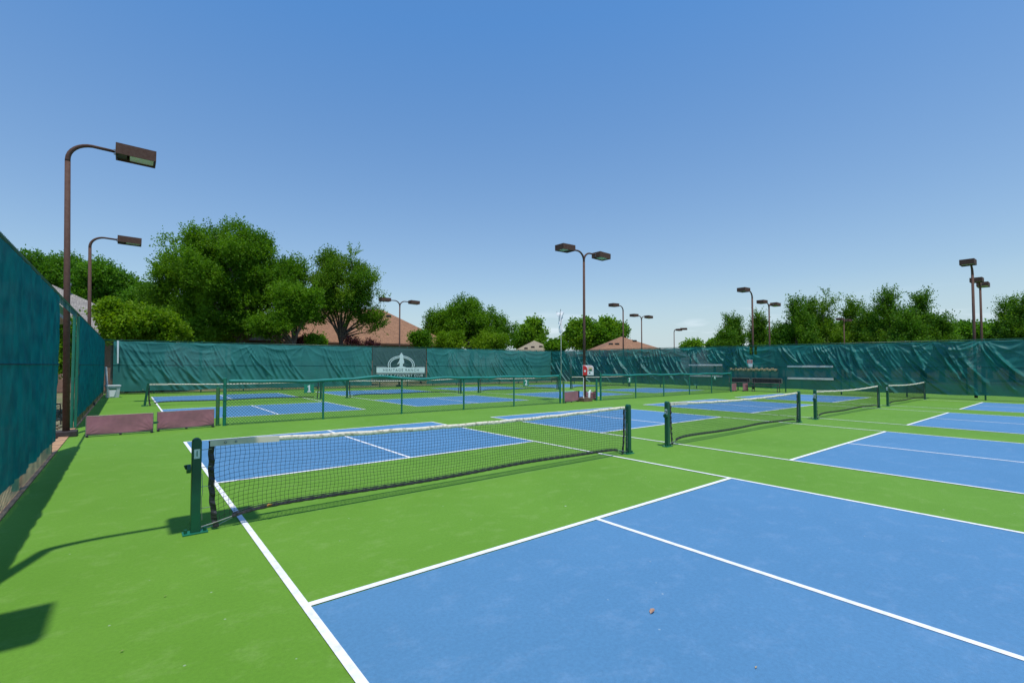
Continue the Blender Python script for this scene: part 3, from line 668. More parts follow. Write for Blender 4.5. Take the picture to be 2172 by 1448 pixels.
# red cabinet on the centre pole
rc = empty('first_aid_cabinet', (16.9, 9.53, 1.28), 'red fronted rounded cabinet with a white heart on the centre lamp post', 'cabinet', rz=R(-38)); rc.scale = (.86, .86, 1.0)
arc = [(-.02, 0), (.58, 0), (.58, .34)]+[(.58-.16+.16*math.cos(a), .34+.14*math.sin(a)) for a in np.linspace(.2, 1.57, 6)]+[(.12, .48)]+[(.12-.14+.14*math.cos(a), .34+.14*math.sin(a)) for a in np.linspace(1.6, 3.0, 1)]+[(-.02, .44)]
MB().prism([(a-.16, b) for a, b in arc], -.20, .0).build('cabinet_body', M['white'], rc, bevel=.01)
dr = [(-.02, 0), (.23, 0), (.23, .28)]+[(.02+.21*math.cos(a), .28+.19*math.sin(a)) for a in np.linspace(.15, 1.5, 6)]+[(-.02, .475)]
dd = MB().prism([(a-.17, b) for a, b in dr], -.235, -.202).build('red_door', M['red'], rc, bevel=.008)
hp = [(16*math.sin(t)**3, 13*math.cos(t)-5*math.cos(2*t)-2*math.cos(3*t)-math.cos(4*t)) for t in np.linspace(0, 6.28, 24, endpoint=False)]
MB().prism([(a*.0038-.075, b*.0038+.2) for a, b in hp], -.239, -.2355).build('heart_mark', M['white'], dd)
st = MB().prism([(.075, .2), (.405, .2), (.405, .38), (.36, .43), (.3, .462), (.075, .462)], -.204, -.201).build('printed_sticker', M['pinkish'], rc)
MB().prism([(.09, .3), (.2, .37), (.3, .36), (.38, .28), (.26, .33), (.16, .31)], -.207, -.2045).build('yellow_mark', M['yellow'], st)
MB().prism([(.12, .22), (.2, .3), (.3, .3), (.34, .22), (.22, .2)], -.207, -.2045).build('green_mark', M['darkg'], st)
MB().prism([(.15, .08), (.24, .07), (.22, .15), (.17, .15)], -.204, -.2015).build('dark_mark', M['navy'], st)
bl = tag(MB().box((0, 0, .09), (.62, .5, .18)).box((.05, 0, .2), (.3, .34, .03)).build('timber_block', M['wood'], loc=(16.9, 9.6, 0), bevel=.01), 'brown timber block around the foot of the centre lamp post', 'block')
tag(MB().tube([(0, 0, 0), (.01, 0, .12), (.0, 0, 1.0)], [.03, .018, .018], 8).build('white_stick', M['white'], loc=(16.62, 9.42, .18)), 'thin white stick leaning against the centre lamp post', 'stick')
bt = MB().tube([(0, 0, 0), (.02, 0, .25), (.1, 0, .36), (.16, 0, .30)], [.06, .06, .03, .02], 8).build('spray_bottle', M['white'], loc=(17.02, 9.42, .18), smooth='auto'); tag(bt, 'white spray bottle standing on the timber block', 'bottle')
tag(MB().box((0, 0, .25), (.34, .03, .50)).box((0, .08, .02), (.34, .2, .03)).build('navy_panel', M['navy'], loc=(16.72, 9.92, 0)), 'dark navy upright panel behind the foot of the centre lamp post', 'panel')

# ------------------------------------------------------------------ barriers
def barrier(a, b, h, label, foldy=0, gap=0):
    a = Vector((*a, 0)); b = Vector((*b, 0)); d = b-a; L = d.length
    root = empty('court_divider', a, label, 'barrier', 'low mauve cloth dividers', math.atan2(d.y, d.x))
    fr_ = MB().tube([(0, 0, h), (L, 0, h)], .013, 8).tube([(0, 0, .045), (L, 0, .045)], .013, 8)
    for x in (0, L): fr_.tube([(x, 0, .02), (x, 0, h+.01)], .013, 8)
    fr_.build('frame', M['alu'], root)
    for x in (0.02, L*.5, L-.02): MB().box((x, -.01, .022), (.05, .14 if x != L*.5 else .04, .04)).build('foot', M['black'], root, bevel=.005)
    nx, nz = 60, 26; X, Z = np.meshgrid(np.linspace(.005, L-.005, nx), np.linspace(0, 1, nz), indexing='ij')
    t = X/L; sag = foldy*.10*4*t*(1-t)*Z
    D = .016+.006*np.sin(X*6)*np.sin(Z*5)+.02*np.exp(-((X-L)**2+(Z*.45)**2)/.05)*np.abs(np.sin(np.arctan2(Z*.45, L-X+.02)*9))+.012*np.exp(-(X**2+(Z*.45)**2)/.04)*np.abs(np.sin(np.arctan2(Z*.45, X+.02)*8))
    if foldy: D += .035*(.5+.5*np.sin((Z*5-4*t*(1-t)*1.6)*5))
    V = np.stack([X, -D, .06+(h-.05)*Z-sag], -1).reshape(-1, 3); I = np.arange(nx*nz).reshape(nx, nz)
    npmesh('cloth', V, np.stack([I[:-1, :-1], I[1:, :-1], I[1:, 1:], I[:-1, 1:]], -1).reshape(-1, 4), M['mauve'], root, True)
    if gap: MB().bar((L, .03, .24), (L+gap, .03, .25), .03, .035).build('link_bar', M['post_dark'], root)
    return root
barrier((-1.78, 8.86), (-.48, 8.92), .49, 'left low mauve cloth divider, nearest the left fence', gap=.12)
barrier((-.38, 9.12), (.92, 9.24), .49, 'low mauve cloth divider ending beside the short post of the low fence')
barrier((15.25, 9.40), (16.45, 9.62), .50, 'flat low mauve divider just left of the centre lamp post')
barrier((17.15, 9.85), (17.98, 9.78), .50, 'wrinkled sagging mauve divider just right of the centre lamp post', 1)
barrier((31.95, 9.55), (33.05, 9.7), .55, 'wider distant mauve divider under the left bench, right of sign 4')
barrier((33.15, 9.3), (33.85, 9.3), .55, 'narrow distant mauve divider below the gap between the benches')

# ------------------------------------------------------------------ furniture along the right fence
XF = lambda v: 33.9+(28.4-v)/37.4*.85
FX = 34.1
def bench(v0, v1, label):
    L = v0-v1; root = empty('bench', (XF(v0)-.50, v0, 0), label, 'bench', 'metal mesh benches by the right windscreen', R(-90))
    def panel(c0, ax):   # framed grid
        mb = MB(); a, b = c0
        return mb
    bk = MB(); z0, z1 = .60, .92
    rim = MB()
    for z in (z0, z1): rim.bar((0, .1, z), (L, .1, z), .035, .04)
    for x in (0, L): rim.bar((x, .1, z0), (x, .1, z1), .035, .04)
    rim.build('backrest_rim', M['alu'], root)
    x = .05
    while x < L-.03: bk.bar((x, .12, z0), (x, .12, z1), .012, .014); x += .045
    for z in np.arange(z0+.04, z1, .045): bk.bar((0, .12, z), (L, .12, z), .012, .014)
    bk.box((L/2, .14, (z0+z1)/2), (L-.04, .006, z1-z0-.04)).build('backrest', M['bench'], root)
    st_ = MB()
    for y in (-.28, .06): st_.bar((0, y, .43), (L, y, .43), .03, .03)
    for y in np.arange(-.24, .05, .045): st_.bar((0, y, .43), (L, y, .43), .014, .012)
    x = 0
    while x <= L: st_.bar((x, -.28, .43), (x, .06, .43), .014, .014); x += .05
    st_.build('seat', M['bench'], root)
    for x in (.15, L-.15):
        MB().tube([(x, .12, .9), (x, .08, .43), (x, .14, 0)], .022, 6).tube([(x, -.24, .42), (x, -.28, 0)], .022, 6).tube([(x, -.28, .02), (x, .14, .02)], .02, 6).build('leg', M['bench'], root)
bench(10.55, 9.15, 'left mesh bench, partly behind the distant mauve dividers')
bench(9.02, 7.15, 'right mesh bench, the longer one, below the peg rail')
def rack(v0, v1, zs, label):
    L = v0-v1; root = empty('wall_rack', (XF((v0+v1)/2)-.085, v0, 0), label, 'rack', 'pale rails fixed on the right fence', R(-90))
    for z in zs:
        MB().box((L/2, -.055, z), (L, .13, .12)).build('rail', M['rail_grey'], root, bevel=.004)
        for x in np.linspace(.08, L-.08, 5): MB().prism([(x-.01, z-.05), (x+.01, z-.05), (x+.01, z-.10), (x-.01, z-.10)], -.07, 0).build('bracket', M['bronze_dark'], root)
rack(13.7, 11.15, (1.83, 1.0), 'pale double rail rack on the windscreen left of the notice')
rack(6.92, 4.4, (1.74, .95), 'pale double rail rack on the windscreen right of the benches')
pr_ = empty('peg_rail', (XF(9)-.075, 10.6, 1.53), 'tan peg rail with a row of holders above the benches', 'rack', rz=R(-90))
MB().box((1.53, -.04, 0), (3.06, .06, .09)).build('rail', M['peg'], pr_)
for i in range(18):
    x = .08+i*.17; MB().box((x, -.11, .02-.05*(i % 2)), (.13, .14, .14)).build('peg', M['peg'], pr_, bevel=.015)
nb = empty('notice_board', (XF(9.24)-.19, 9.24, 1.95), 'red and white notice hanging on the windscreen above the peg rail', 'sign', rz=R(-90))
MB().box((0, 0, 0), (.36, .012, .50)).build('sign_plate', M['white'], nb, bevel=.003)
MB().box((0, -.009, .12), (.34, .004, .22)).build('red_panel', M['sign_red'], nb)
tl = MB()
for z, w_ in ((.17, .24), (.11, .28), (.06, .2)): tl.box((0, -.0125, z), (w_, .002, .02))
tl.build('text_lines', M['white'], nb)

# storage bin, pipe and strap in the far left corner
sb = empty('storage_bin', (-1.62, 25.6, 0), 'pale grey lidded storage bin at the far left corner of the fence', 'bin', rz=R(8))
MB().add([(-.27,-.2,0),(.24,-.2,0),(.24,.2,0),(-.27,.2,0),(-.3,-.24,.58),(.28,-.24,.58),(.28,.24,.58),(-.3,.24,.58)], [(3,2,1,0),(0,1,5,4),(1,2,6,5),(2,3,7,6),(3,0,4,7),(4,5,6,7)]).build('bin_body', M['bin'], sb, bevel=.015)
MB().box((-.01, 0, .62), (.64, .54, .075)).build('lid', M['bin'], sb, bevel=.015)
MB().prism([(-.2, .5), (.14, .5), (.1, .42), (-.18, .42)], -.245, -.225).build('handle_recess', M['darkg'], sb)
MB().prism([(-.18, .4), (.1, .4), (.02, .06), (-.16, .06)], -.245, -.222).build('front_panel', M['white'], sb)
tag(MB().tube([(0, 0, .1), (-.12, .5, 1.6)], .055, 10).build('grey_pipe', M['rail_grey'], loc=(-1.85, 26.1, 0), smooth='auto'), 'grey pipe leaning in the corner behind the storage bin', 'pipe')
tag(MB().prism([(0, 3.1), (.09, 3.1), (.10, 1.8), (.03, 1.8)], -.012, 0).build('hanging_strap', M['sticker'], loc=(-1.55, 28.2, 0)), 'pale strap hanging from the top rail in the far left corner', 'strap')

# chairs glimpsed through the gap
def patio_chair(x, y, rz, lab):
    root = empty('patio_chair', (x, y, 0), lab, 'chair', 'black iron chairs outside the fence gap', rz)
    for sx_ in (-.24, .24):
        MB().tube([(sx_, -.24, 0), (sx_*1.02, -.23, .3), (sx_, -.22, .44), (sx_, -.2, .64)], .014, 6).build('leg', M['iron'], root)
        MB().tube([(sx_, .28, 0), (sx_, .22, .44), (sx_, .3, .95)], .014, 6).build('leg', M['iron'], root)
        MB().tube([(sx_, -.2, .64), (sx_, 0, .67), (sx_, .25, .66)], .018, 6).build('armrest', M['iron'], root)
    s_ = MB()
    for k in range(9): s_.bar((-.24+k*.06, -.22, .44), (-.24+k*.06, .22, .44), .022, .012)
    s_.build('seat', M['iron'], root)
    s_ = MB().bar((-.24, .3, .95), (.24, .3, .95), .025, .025)
    for k in range(8): s_.bar((-.21+k*.06, .225, .46), (-.21+k*.06, .3, .94), .014, .01)
    s_.build('backrest', M['iron'], root)
patio_chair(-2.78, 11.4, R(150), 'nearer black iron chair seen through the fence gap')
patio_chair(-3.25, 12.9, R(100), 'farther black iron chair seen through the fence gap')
ca = empty('porch_canopy', (-4.2, 14.2, 0), 'porch canopy tinted with reflected court green showing through the fence gap on the left', 'canopy')
MB().box((0, 0, 3.38), (3.0, 4.0, .30)).build('fascia', M['soffit_court_tint'], ca); MB().box((0, 0, 3.18), (3.1, 4.1, .10)).build('trim', M['trim'], ca)
for x, y in ((-1.4, 1.9), (-1.4, -1.9), (1.0, 1.9)): MB().box((x, y, 1.565), (.14, .14, 3.13)).build('porch_post', M['trim'], ca)

# small litter
o = MB().add([(-.04,-.018,.004),(-.01,-.03,.02),(.035,-.025,.026),(.05,.0,.03),(.03,.028,.022),(-.005,.02,.01),(0,-.002,.006)], [(0,1,6),(1,2,6),(2,3,6),(3,4,6),(4,5,6),(5,0,6)]).build('dry_leaf', M['leaf_brown'], loc=(1.93, -3.69, .006)); o.scale = (.62, .62, .62); tag(o, 'curled brown leaf lying on the blue court in the foreground', 'leaf')
for (x, y), l in (((350, 1266), 'tiny pale leaf scrap on the green court left of the sideline'), ((258, 1383), 'tiny pale leaf scrap at the bottom left of the green court'), ((1603, 1418), 'tiny pale leaf scrap on the blue court near the bottom edge')):
    p = gnd(x, y); o = MB().add([(-.012,-.004,.001),(.0,-.007,.006),(.014,.0,.004),(.002,.006,.002)], [(0,1,2,3)]).build('leaf_scrap', M['peg'], loc=(p[0], p[1], .009)); tag(o, l, 'leaf')

# ------------------------------------------------------------------ houses
def roofmesh(name, x0, x1, y0, y1, ze, zr, mtl, parent, over=.5):
    x0 -= over; x1 += over; y0 -= over; y1 += over
    wx, wy = x1-x0, y1-y0; cx_, cy_ = (x0+x1)/2, (y0+y1)/2
    if wx > wy+.01: A, B_ = (x0+wy/2, cy_, zr), (x1-wy/2, cy_, zr)
    elif wy > wx+.01: A, B_ = (cx_, y0+wx/2, zr), (cx_, y1-wx/2, zr)
    else: A = B_ = (cx_, cy_, zr)
    c = [(x0, y0, ze), (x1, y0, ze), (x1, y1, ze), (x0, y1, ze)]
    if wx >= wy: faces = [(c[0], c[1], B_, A), (c[1], c[2], B_), (c[2], c[3], A, B_), (c[3], c[0], A)]
    else: faces = [(c[0], c[1], A), (c[1], c[2], B_, A), (c[2], c[3], B_), (c[3], c[0], A, B_)]
    V = []; Fc = []; UV = []
    for f in faces:
        f = [Vector(p) for i, p in enumerate(f) if i == 0 or (Vector(p)-Vector(f[i-1])).length > 1e-3]
        e = (f[1]-f[0]).normalized(); nrm = (f[1]-f[0]).cross(f[2]-f[0]).normalized(); up = nrm.cross(e)
        Fc.append(tuple(range(len(V), len(V)+len(f)))); V += [tuple(p) for p in f]; UV += [((p-f[0]).dot(e), (p-f[0]).dot(up)) for p in f]
    n = len(V); cs = [(x0, y0), (x1, y0), (x1, y1), (x0, y1)]
    V += [(x, y, ze-.18) for x, y in cs]; Fc.append((n+3, n+2, n+1, n)); UV += [(0, 0)]*4
    V2_ = len(V)
    for i in range(4):
        a, b = cs[i], cs[(i+1) % 4]; Fc.append(tuple(range(len(V), len(V)+4))); V += [(a[0], a[1], ze-.18), (b[0], b[1], ze-.18), (b[0], b[1], ze), (a[0], a[1], ze)]; UV += [(0, 0)]*4
    me = bpy.data.meshes.new(name); me.from_pydata(V, [], Fc); uv = me.uv_layers.new(name='UVMap'); 
    for i, l in enumerate(me.loops): uv.data[i].uv = UV[l.vertex_index]
    me.materials.append(mtl); me.update(); o = bpy.data.objects.new(name, me); col.objects.link(o); o.parent = parent
    return o, A, B_
def house(cx_, cy_, wx, wy, ze, zr, roof, label, rz=0, vents=()):
    root = empty('house', (cx_, cy_, 0), label, 'house', 'houses behind the courts', rz)
    x0, x1, y0, y1 = -wx/2, wx/2, -wy/2, wy/2
    MB().box((0, 0, ze/2-.1), (wx, wy, ze-.2)).build('wall', M['brick'], root)
    rf, A, B_ = roofmesh('roof', x0, x1, y0, y1, ze, zr, M[roof], root)
    for k in range(3):
        xx = x0+wx*(k+.7)/3.4; w_ = MB().box((xx, y0-.03, 1.5), (1.3, .08, 1.4)).build('window', M['trim'], root)
        MB().box((xx, y0-.08, 1.5), (1.15, .03, 1.25)).build('pane', M['glass'], w_)
        yy = y0+wy*(k+.7)/3.4; w_ = MB().box((x0-.03, yy, 1.5), (.08, 1.3, 1.4)).build('window', M['trim'], root)
        MB().box((x0-.08, yy, 1.5), (.03, 1.15, 1.25)).build('pane', M['glass'], w_)
    dz = (zr-ze)/(min(wx, wy)/2+.5)
    for (a, b, kind) in vents:   # on the roof face towards the camera (-y side): a along x, b metres up-slope from eave
        yy = y0-.5+b; z = ze+b*dz
        if kind == 'pipe': MB().tube([(a, yy, z-.1), (a, yy, z+.75)], .09, 10).tube([(a, yy, z+.7), (a, yy, z+.85)], .15, 10).build('vent_pipe', M['steel'], rf)
        else: MB().prism([(a-.3, z-.02), (a+.3, z-.02), (a+.22, z+.16), (a-.22, z+.16)], yy-.25, yy+.25).build('roof_vent', M['bronze_dark'], rf)
    return root
# red brown hip roof behind the two big trees: peak near (822,665), right eave (885,729)
pk = pt(815, 664, 57); 
house(pk[0]-5.2, pk[1]+.5, 22, 12.5, 4.1, pk[2]+.35, 'roof_red', 'large house with red brown hip roof behind the two biggest trees', R(-12), vents=((4.0, 4.9, 'v'), (5.2, 5.3, 'v')))
pk = pt(1133, 722, 75); house(pk[0], pk[1], 9.6, 9.6, 3.1, pk[2], 'roof_tan', 'small house with pale tan pyramid roof left of the flagpole', R(-37), vents=((-1.6, 2.6, 'v'), (-.5, 3.0, 'v'), (.8, 3.2, 'v')))
pk = pt(1318, 715, 70); house(pk[0], pk[1], 12.4, 12.4, 3.1, pk[2]+.1, 'roof_red', 'house with red brown pyramid roof right of the centre lamp post', R(-37), vents=((-2.4, 3.9, 'v'), (-1.5, 3.9, 'v'), (1.4, 5.0, 'v')))
h = house(-10.25, 40, 22.5, 13, 3.5, 7.5, 'roof_grey', 'house with grey shingle roof and vent pipe beyond the left fence', 0, vents=((5.75, 5.6, 'pipe'),))

# ------------------------------------------------------------------ trees
def leaves(C, Rr, n, per, size, up, seed, spread=.5, slen=.6, flat=.5, axial=0):
    "sprigs of leaves round clump centres C (k,3) with radii Rr (k,)"
    r_ = np.random.default_rng(seed); k = r_.choice(len(C), n, p=(Rr**2)/np.sum(Rr**2))
    d = r_.normal(size=(n, 3)); d /= np.linalg.norm(d, axis=1)[:, None]
    rad = r_.uniform(.35, 1, n)**.6
    base = C[k]+d*(Rr[k]*rad)[:, None]*np.array([1, 1, .8])
    ax = C[k]*np.array([1, 1, 0]); ax /= np.linalg.norm(ax, axis=1)[:, None]+1e-6
    dirn = d*.8*(1-axial)+ax*axial*.9+np.array([0, 0, up])+r_.normal(size=(n, 3))*spread; dirn /= np.linalg.norm(dirn, axis=1)[:, None]
    t = np.tile(np.linspace(0, 1, per), n); sl = np.repeat(slen*r_.uniform(.5, 1.3, n), per)
    P0 = np.repeat(base, per, 0)+np.repeat(dirn, per, 0)*(t*sl)[:, None]
    N = len(P0); P0 = P0+r_.normal(size=(N, 3))*size*.35
    a = np.repeat(dirn, per, 0)*.6+r_.normal(size=(N, 3))*.6; a /= np.linalg.norm(a, axis=1)[:, None]
    q = r_.normal(size=(N, 3))+np.array([0, 0, flat]); b = np.cross(a, q); b /= np.linalg.norm(b, axis=1)[:, None]
    s_ = (size*r_.uniform(.6, 1.3, N))[:, None]
    V = np.stack([P0-b*s_*.02, P0+a*s_*.5-b*s_*.33, P0+a*s_, P0+a*s_*.5+b*s_*.33], 1).reshape(-1, 3)
    Q = np.arange(4*N).reshape(N, 4)
    tk = r_.uniform(0, 1, len(C)); tint = np.clip(.65*tk[np.repeat(k, per)]+.35*r_.uniform(0, 1, N), 0, 1)
    return V, Q, tint
def limb_mesh(base, tips, r0, seed, trunks=None, fork=None):
    mb = MB(); r_ = random.Random(seed)
    fork = Vector(fork)
    base = Vector(base); n = 6
    pts = [base.lerp(fork, i/n)+Vector((r_.uniform(-1, 1), r_.uniform(-1, 1), 0))*r0*.35*(0 < i < n) for i in range(n+1)]
    mb.tube(pts, [r0*(1.35-.5*i/n) if i else r0*1.6 for i in range(n+1)], 9)
    for tp in tips:
        tp = Vector(tp); st = fork.lerp(base, r_.uniform(0, .18)); L = (tp-st).length
        mid = st.lerp(tp, .5)+Vector((r_.uniform(-.1, .1), r_.uniform(-.1, .1), r_.uniform(-.02, .10)))*L
        P_ = [st, st.lerp(mid, .5)+Vector((0, 0, .04*L)), mid, mid.lerp(tp, .5), tp]
        rr = r0*r_.uniform(.38, .6); mb.tube(P_, [rr, rr*.8, rr*.55, rr*.35, rr*.12], 6, False)
    return mb
def tree(name, label, cat, dep, tx, crowns, fork_y, nclump, nspr, per, size, lm, seed, up=.5, slen=.7, r0=.25, group=None, crad=.2, twigs=True, fl=.6, spread=.5):
    "crowns: list of (px,py,rx,ry) ellipses at distance dep"
    r_ = np.random.default_rng(seed); sc_ = dep/F
    g0 = pt(tx, 775, dep); base = np.array([g0[0], g0[1], -.05])
    root = empty(name, base, label, cat, group)
    right = np.array([_cy, -_sy, 0]); fw = np.array([_sy, _cy, 0]); C = []; Rr = []
    areas = np.array([c[2]*c[3] for c in crowns], float); areas /= areas.sum()
    for (px, py, rx, ry), ar in zip(crowns, areas):
        c = pt(px, py, dep); k = max(3, int(nclump*ar)); RX, RZ = rx*sc_, ry*sc_
        d = r_.normal(size=(k, 3)); d /= np.linalg.norm(d, axis=1)[:, None]; rad = r_.uniform(.25, .92, k)**.55
        m_ = (RX*RZ)**.5*crad
        e = d*rad[:, None]
        C.append(c+e[:, :1]*right*(RX-m_*.6)+e[:, 1:2]*fw*(RX*.85-m_*.6)+e[:, 2:]*np.array([0, 0, 1])*(RZ-m_*.6)); Rr.append(m_*r_.uniform(.6, 1.35, k))
    C = np.concatenate(C); Rr = np.concatenate(Rr)
    V, Q, tint = leaves(C, Rr, nspr, per, size, up, seed, spread, slen, fl)
    V[:, 2] = np.maximum(V[:, 2], .05)
    npmesh('crown', V-base, Q, lm, root, False, tint=tint)
    fk = pt(tx, fork_y, dep); idx = r_.choice(len(C), min(len(C), 22), replace=False)
    limb_mesh((0, 0, 0), [C[i]-base for i in idx], r0, seed, fork=fk-base).build('trunk', M['bark'], root, True)
    return root
LM = dict(oak=leafmat('live_oak_leaves', (.05, .145, .006), (.15, .30, .012)), yel=leafmat('yellow_green_leaves', (.10, .215, .006), (.21, .335, .012)),
          mul=leafmat('mid_green_leaves', (.05, .16, .010), (.14, .31, .018), .4), dec=leafmat('bright_green_leaves', (.08, .21, .012), (.19, .34, .02)),
          ced=leafmat('cedar_foliage', (.04, .135, .010), (.13, .25, .014), .35), tw=leafmat('olive_leaves', (.06, .16, .008), (.17, .29, .016)),
          red=leafmat('purple_leaves', (.06, .02, .03), (.12, .04, .05)))
G1, G2, G3, G4 = 'tree row behind the left fence', 'broad trees behind the back fence', 'cedars behind the right fence', 'shrubs behind the back fence'
tree('oak_tree', 'largest broad dark oak, standing highest over the back fence', 'tree', 40, 510, [(490, 585, 150, 105), (410, 620, 98, 85), (575, 600, 90, 85), (490, 515, 100, 46), (500, 665, 140, 42), (375, 585, 52, 48), (630, 600, 42, 55), (425, 535, 80, 55), (560, 545, 60, 50), (350, 610, 45, 60), (430, 690, 80, 30), (560, 690, 80, 30), (640, 660, 30, 45)], 716, 230, 21000, 12, .15, LM['oak'], 1, .55, .75, .42, G2, .2, spread=.4)
tree('oak_tree', 'smaller oak with several dark trunks between the two big trees', 'tree', 37, 622, [(625, 650, 55, 50), (595, 690, 60, 26), (655, 640, 35, 45), (560, 700, 40, 18)], 726, 70, 4600, 13, .13, LM['oak'], 2, .4, .6, .2, G2, .28)
tree('elm_tree', 'airy tree with bare lower limbs before the red brown roof', 'tree', 42, 722, [(725, 615, 75, 68), (690, 590, 42, 48), (782, 640, 38, 58), (785, 685, 40, 28), (725, 560, 48, 30), (690, 670, 40, 35), (750, 680, 45, 25)], 712, 90, 5600, 12, .14, LM['tw'], 3, .9, .9, .2, G2, .19, spread=.35)
tree('young_trunk', 'thin dark trunked tree in the shade left of the tall oak trunk', 'tree', 38, 590, [(575, 690, 45, 22)], 715, 12, 600, 8, .2, LM['oak'], 4, .4, .6, .12, G2, .3)
for i, (x, y, rx, ry, lab) in enumerate([(60, 600, 52, 75, 'leafy green tree at the far left, rising behind the top of the fence'), (135, 600, 55, 72, 'leafy tree directly behind the nearest lamp pole at the left'), (200, 615, 48, 72, 'leafy tree behind the second left lamp pole, above the vent pipe'),
                                         (258, 630, 46, 58, 'leafy tree between the second lamp pole and the biggest oak'), (310, 650, 40, 52, 'low leafy tree tucked against the left flank of the biggest oak')]):
    tree('shade_tree', lab, 'tree', 50+i % 2*3, x, [(x, y, rx, ry), (x-12, y-ry*.55, rx*.5, ry*.4), (x+16, y-ry*.45, rx*.5, ry*.42)], y+ry, 60, 3400, 10, .2, LM['mul'], 20+i, .5, .7, .25, G1, .3)
for i, (x, y, rx, ry, lab, d_, lm) in enumerate([(270, 678, 60, 42, 'yellow green bush behind the left corner of the back fence', 28.6, 'yel'), (345, 690, 55, 36, 'wide yellow green bush left of the oak trunk', 30.5, 'yel'), (238, 675, 16, 42, 'slim yellow green bush beside the grey roof', 28.4, 'yel'),
                                             (425, 706, 55, 26, 'low green bush under the left side of the biggest oak', 38, 'dec'), (480, 712, 40, 16, 'low yellow green bush at the foot of the oak trunk', 40, 'yel'), (672, 724, 18, 10, 'small lime green bush before the red brown roof', 39, 'dec'),
                                             (893, 720, 26, 19, 'small dark tree at the right end of the red brown roof', 46, 'oak'), (960, 722, 50, 22, 'lighter green bush left below the round oak', 52, 'yel'), (1030, 725, 50, 22, 'lighter green bush right below the round oak', 52, 'yel'), (1180, 735, 24, 14, 'dark low bush between the tan roof and the flagpole', 70, 'oak')]):
    tree('bush', lab, 'bush', d_, x, [(x, y, rx, ry), (x, y+ry*.7, rx*.9, ry*.6)], y+ry, 22, int(900+rx*12), 8, .17 if d_ < 60 else .3, LM[lm], 40+i, .4, .45, .07, G4, .3)
tree('purple_shrub', 'dark purple leaved shrub before the red brown roof, right of the airy tree', 'bush', 41, 770, [(745, 728, 18, 8), (775, 731, 18, 6), (800, 735, 14, 5)], 740, 12, 260, 6, .15, LM['red'], 60, .8, .45, .05, G4, .3)
tree('purple_shrub', 'dark purple leaved shrub left of the airy tree trunk', 'bush', 41, 640, [(645, 727, 28, 12)], 740, 10, 320, 7, .16, LM['red'], 61, .6, .5, .05, G4, .3)
tree('oak_tree', 'round dark oak in the middle distance between two lamp posts', 'tree', 58, 1000, [(985, 690, 72, 48), (1045, 700, 52, 42), (935, 700, 45, 42), (985, 655, 48, 24)], 736, 100, 8500, 12, .19, LM['oak'], 5, .6, .95, .3, G2, .21, spread=.4)
tree('shade_tree', 'bright leafy tree right of the round oak, over the tan roof', 'tree', 84, 1130, [(1128, 705, 32, 30), (1105, 715, 25, 25), (1150, 722, 20, 18)], 735, 26, 1500, 8, .42, LM['dec'], 6, .45, .9, .3, G2, .32)
tree('shade_tree', 'bright green broad tree behind the centre lamp post', 'tree', 86, 1262, [(1262, 712, 62, 36), (1235, 705, 38, 28), (1295, 705, 38, 32), (1210, 722, 24, 24), (1325, 722, 20, 20), (1275, 690, 30, 17)], 738, 60, 3600, 8, .45, LM['dec'], 7, .5, 1.0, .4, G2, .28)
for x, y, rx, ry, lab in ((1465, 734, 28, 9, 'low rounded tree top far beyond the right fence corner'), (1516, 733, 15, 7, 'tiny tree top just left of the leftmost cedar')):
    tree('distant_tree', lab, 'tree', 110, x, [(x, y, rx, ry)], y+ry, 12, 500, 7, .5, LM['dec'], int(x), .5, .9, .2, 'small tree tops far away', .35)
def cedar(x, ytop, w_, dep, lab, seed, tw=False, n=1500, y1=750):
    "ragged conical crown"
    r_ = np.random.default_rng(seed); sc_ = dep/F; g0 = pt(x, 775, dep); base = np.array([g0[0], g0[1], -.05])
    root = empty('cedar_tree', base, lab, 'tree', G3)
    H = pt(x, ytop, dep)[2]; zb = pt(x, y1, dep)[2]*.55; RX = w_*sc_; C = []; Rr = []
    nb = 95 if not tw else 60; RX *= .92
    for i in range(nb):
        t = r_.uniform(0, 1)**1.15; z = zb+(H-zb)*t; a = r_.uniform(0, 6.28); rr = RX*(1-t)**(1.2 if not tw else .7)*r_.uniform(.35, 1.08)
        C.append((math.cos(a)*rr, math.sin(a)*rr, z-.25*rr)); Rr.append(RX*(.06+.13*(1-t)))
    for k in range(16 if not tw else 4): t = .5+.5*k/15; C.append((r_.normal()*.1*RX*(1-t), r_.normal()*.1*RX*(1-t), zb+(H-zb)*t-.3)); Rr.append(.07*RX*(1.5-t)+.10)
    C = np.array(C); Rr = np.array(Rr)
    V, Q, tint = leaves(C, Rr, int(n*1.7), 12, .20, .8 if not tw else 1.1, seed, .16, 1.5, .3, axial=.75 if not tw else .3)
    npmesh('crown', V, Q, LM['ced'] if not tw else LM['tw'], root, False, tint=tint)
    idx = r_.choice(nb, 16, replace=False)
    limb_mesh((0, 0, 0), [C[i] for i in idx], .22, seed, fork=(0, 0, H*.45)).build('trunk', M['bark'], root, True)
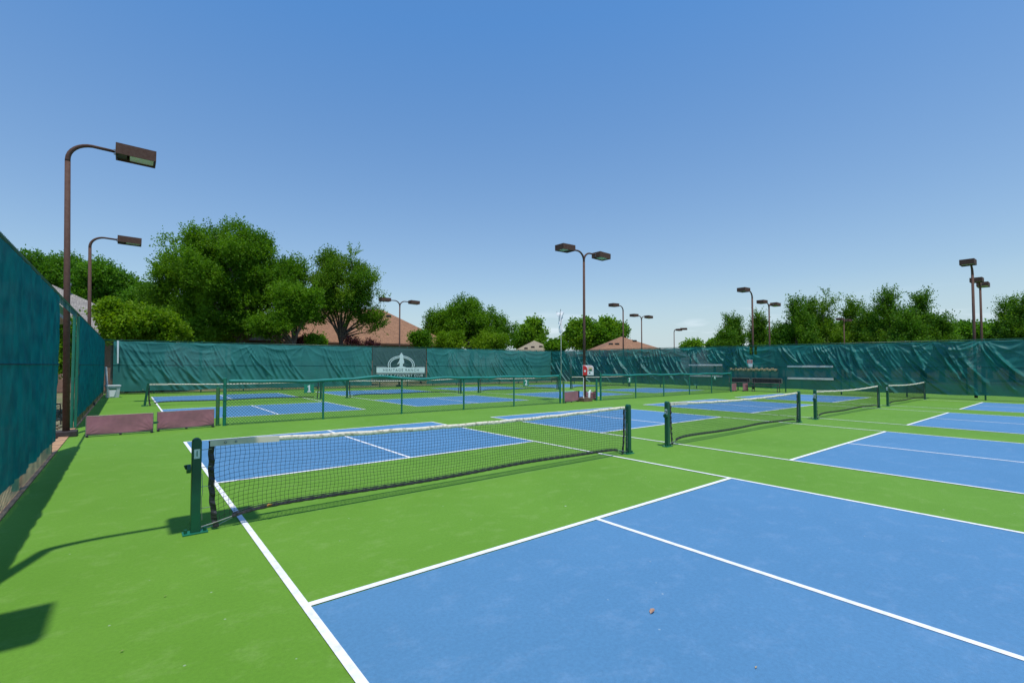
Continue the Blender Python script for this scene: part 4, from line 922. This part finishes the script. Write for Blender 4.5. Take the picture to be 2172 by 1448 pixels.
for i, a in enumerate([(1553, 678, 34, 70, 'leftmost small cedar left of the notice lamp post'), (1540, 712, 24, 68, 'low spreading cedar at the foot of the leftmost one'), (1610, 672, 30, 72, 'slim cedar between the two lamp posts above the notice'), (1655, 700, 26, 66, 'low cedar left of the large cedar group'),
                        (1690, 642, 46, 64, 'tall cedar at the left end of the large group'), (1722, 640, 44, 68, 'cedar second from the left in the large group'), (1885, 625, 52, 60, 'pointed cedar with the highest spire right of the middle'), (1845, 668, 40, 64, 'shorter cedar left of the pointed one'),
                        (1957, 634, 50, 58, 'pointed cedar at the right of the large group'), (1925, 668, 40, 56, 'shorter cedar between the two pointed ones'), (1997, 682, 34, 56, 'low cedar closing the right end of the large group'), (2146, 640, 42, 62, 'cedar at the right edge beyond the last lamp posts'), (2180, 640, 46, 58, 'cedar cut off by the right edge')]):
    cedar(*a, seed=100+i, n=1900)
for i, a in enumerate([(1757, 626, 48, 66, 'twiggy taller tree among the cedars, left of the middle lamp'), (1812, 642, 44, 68, 'twiggy tree just behind the middle lamp post in the group')]):
    cedar(*a, seed=130+i, tw=True, n=2000)
for x, y, rx, ry, lab in ((2045, 708, 34, 16, 'low round tree left of the tall right lamp poles'), (2100, 708, 34, 16, 'low round tree right of the tall right lamp poles'), (1780, 715, 60, 26, 'broad green tree low in the middle of the cedar group'), (1700, 715, 40, 26, 'broad green tree low in the left of the cedar group'), (1880, 712, 50, 26, 'broad green tree low under the pointed cedar'), (1960, 715, 50, 24, 'broad green tree low at the right of the cedar group')):
    tree('shade_tree', lab, 'tree', 74, x, [(x, y, rx, ry)], y+ry, 24, 1500, 8, .4, LM['mul'], int(x)+3, .5, .9, .22, 'low trees filling in among the cedars', .3)
# greenery just outside the gap and on the left fence top
tree('bush', 'green bush seen through the fence gap under the canopy', 'bush', 20.5, 141, [(141, 715, 14, 45), (141, 760, 16, 40)], 760, 16, 900, 8, .12, LM['dec'], 80, .5, .35, .05, None, .3)

print('objects', len(bpy.data.objects))
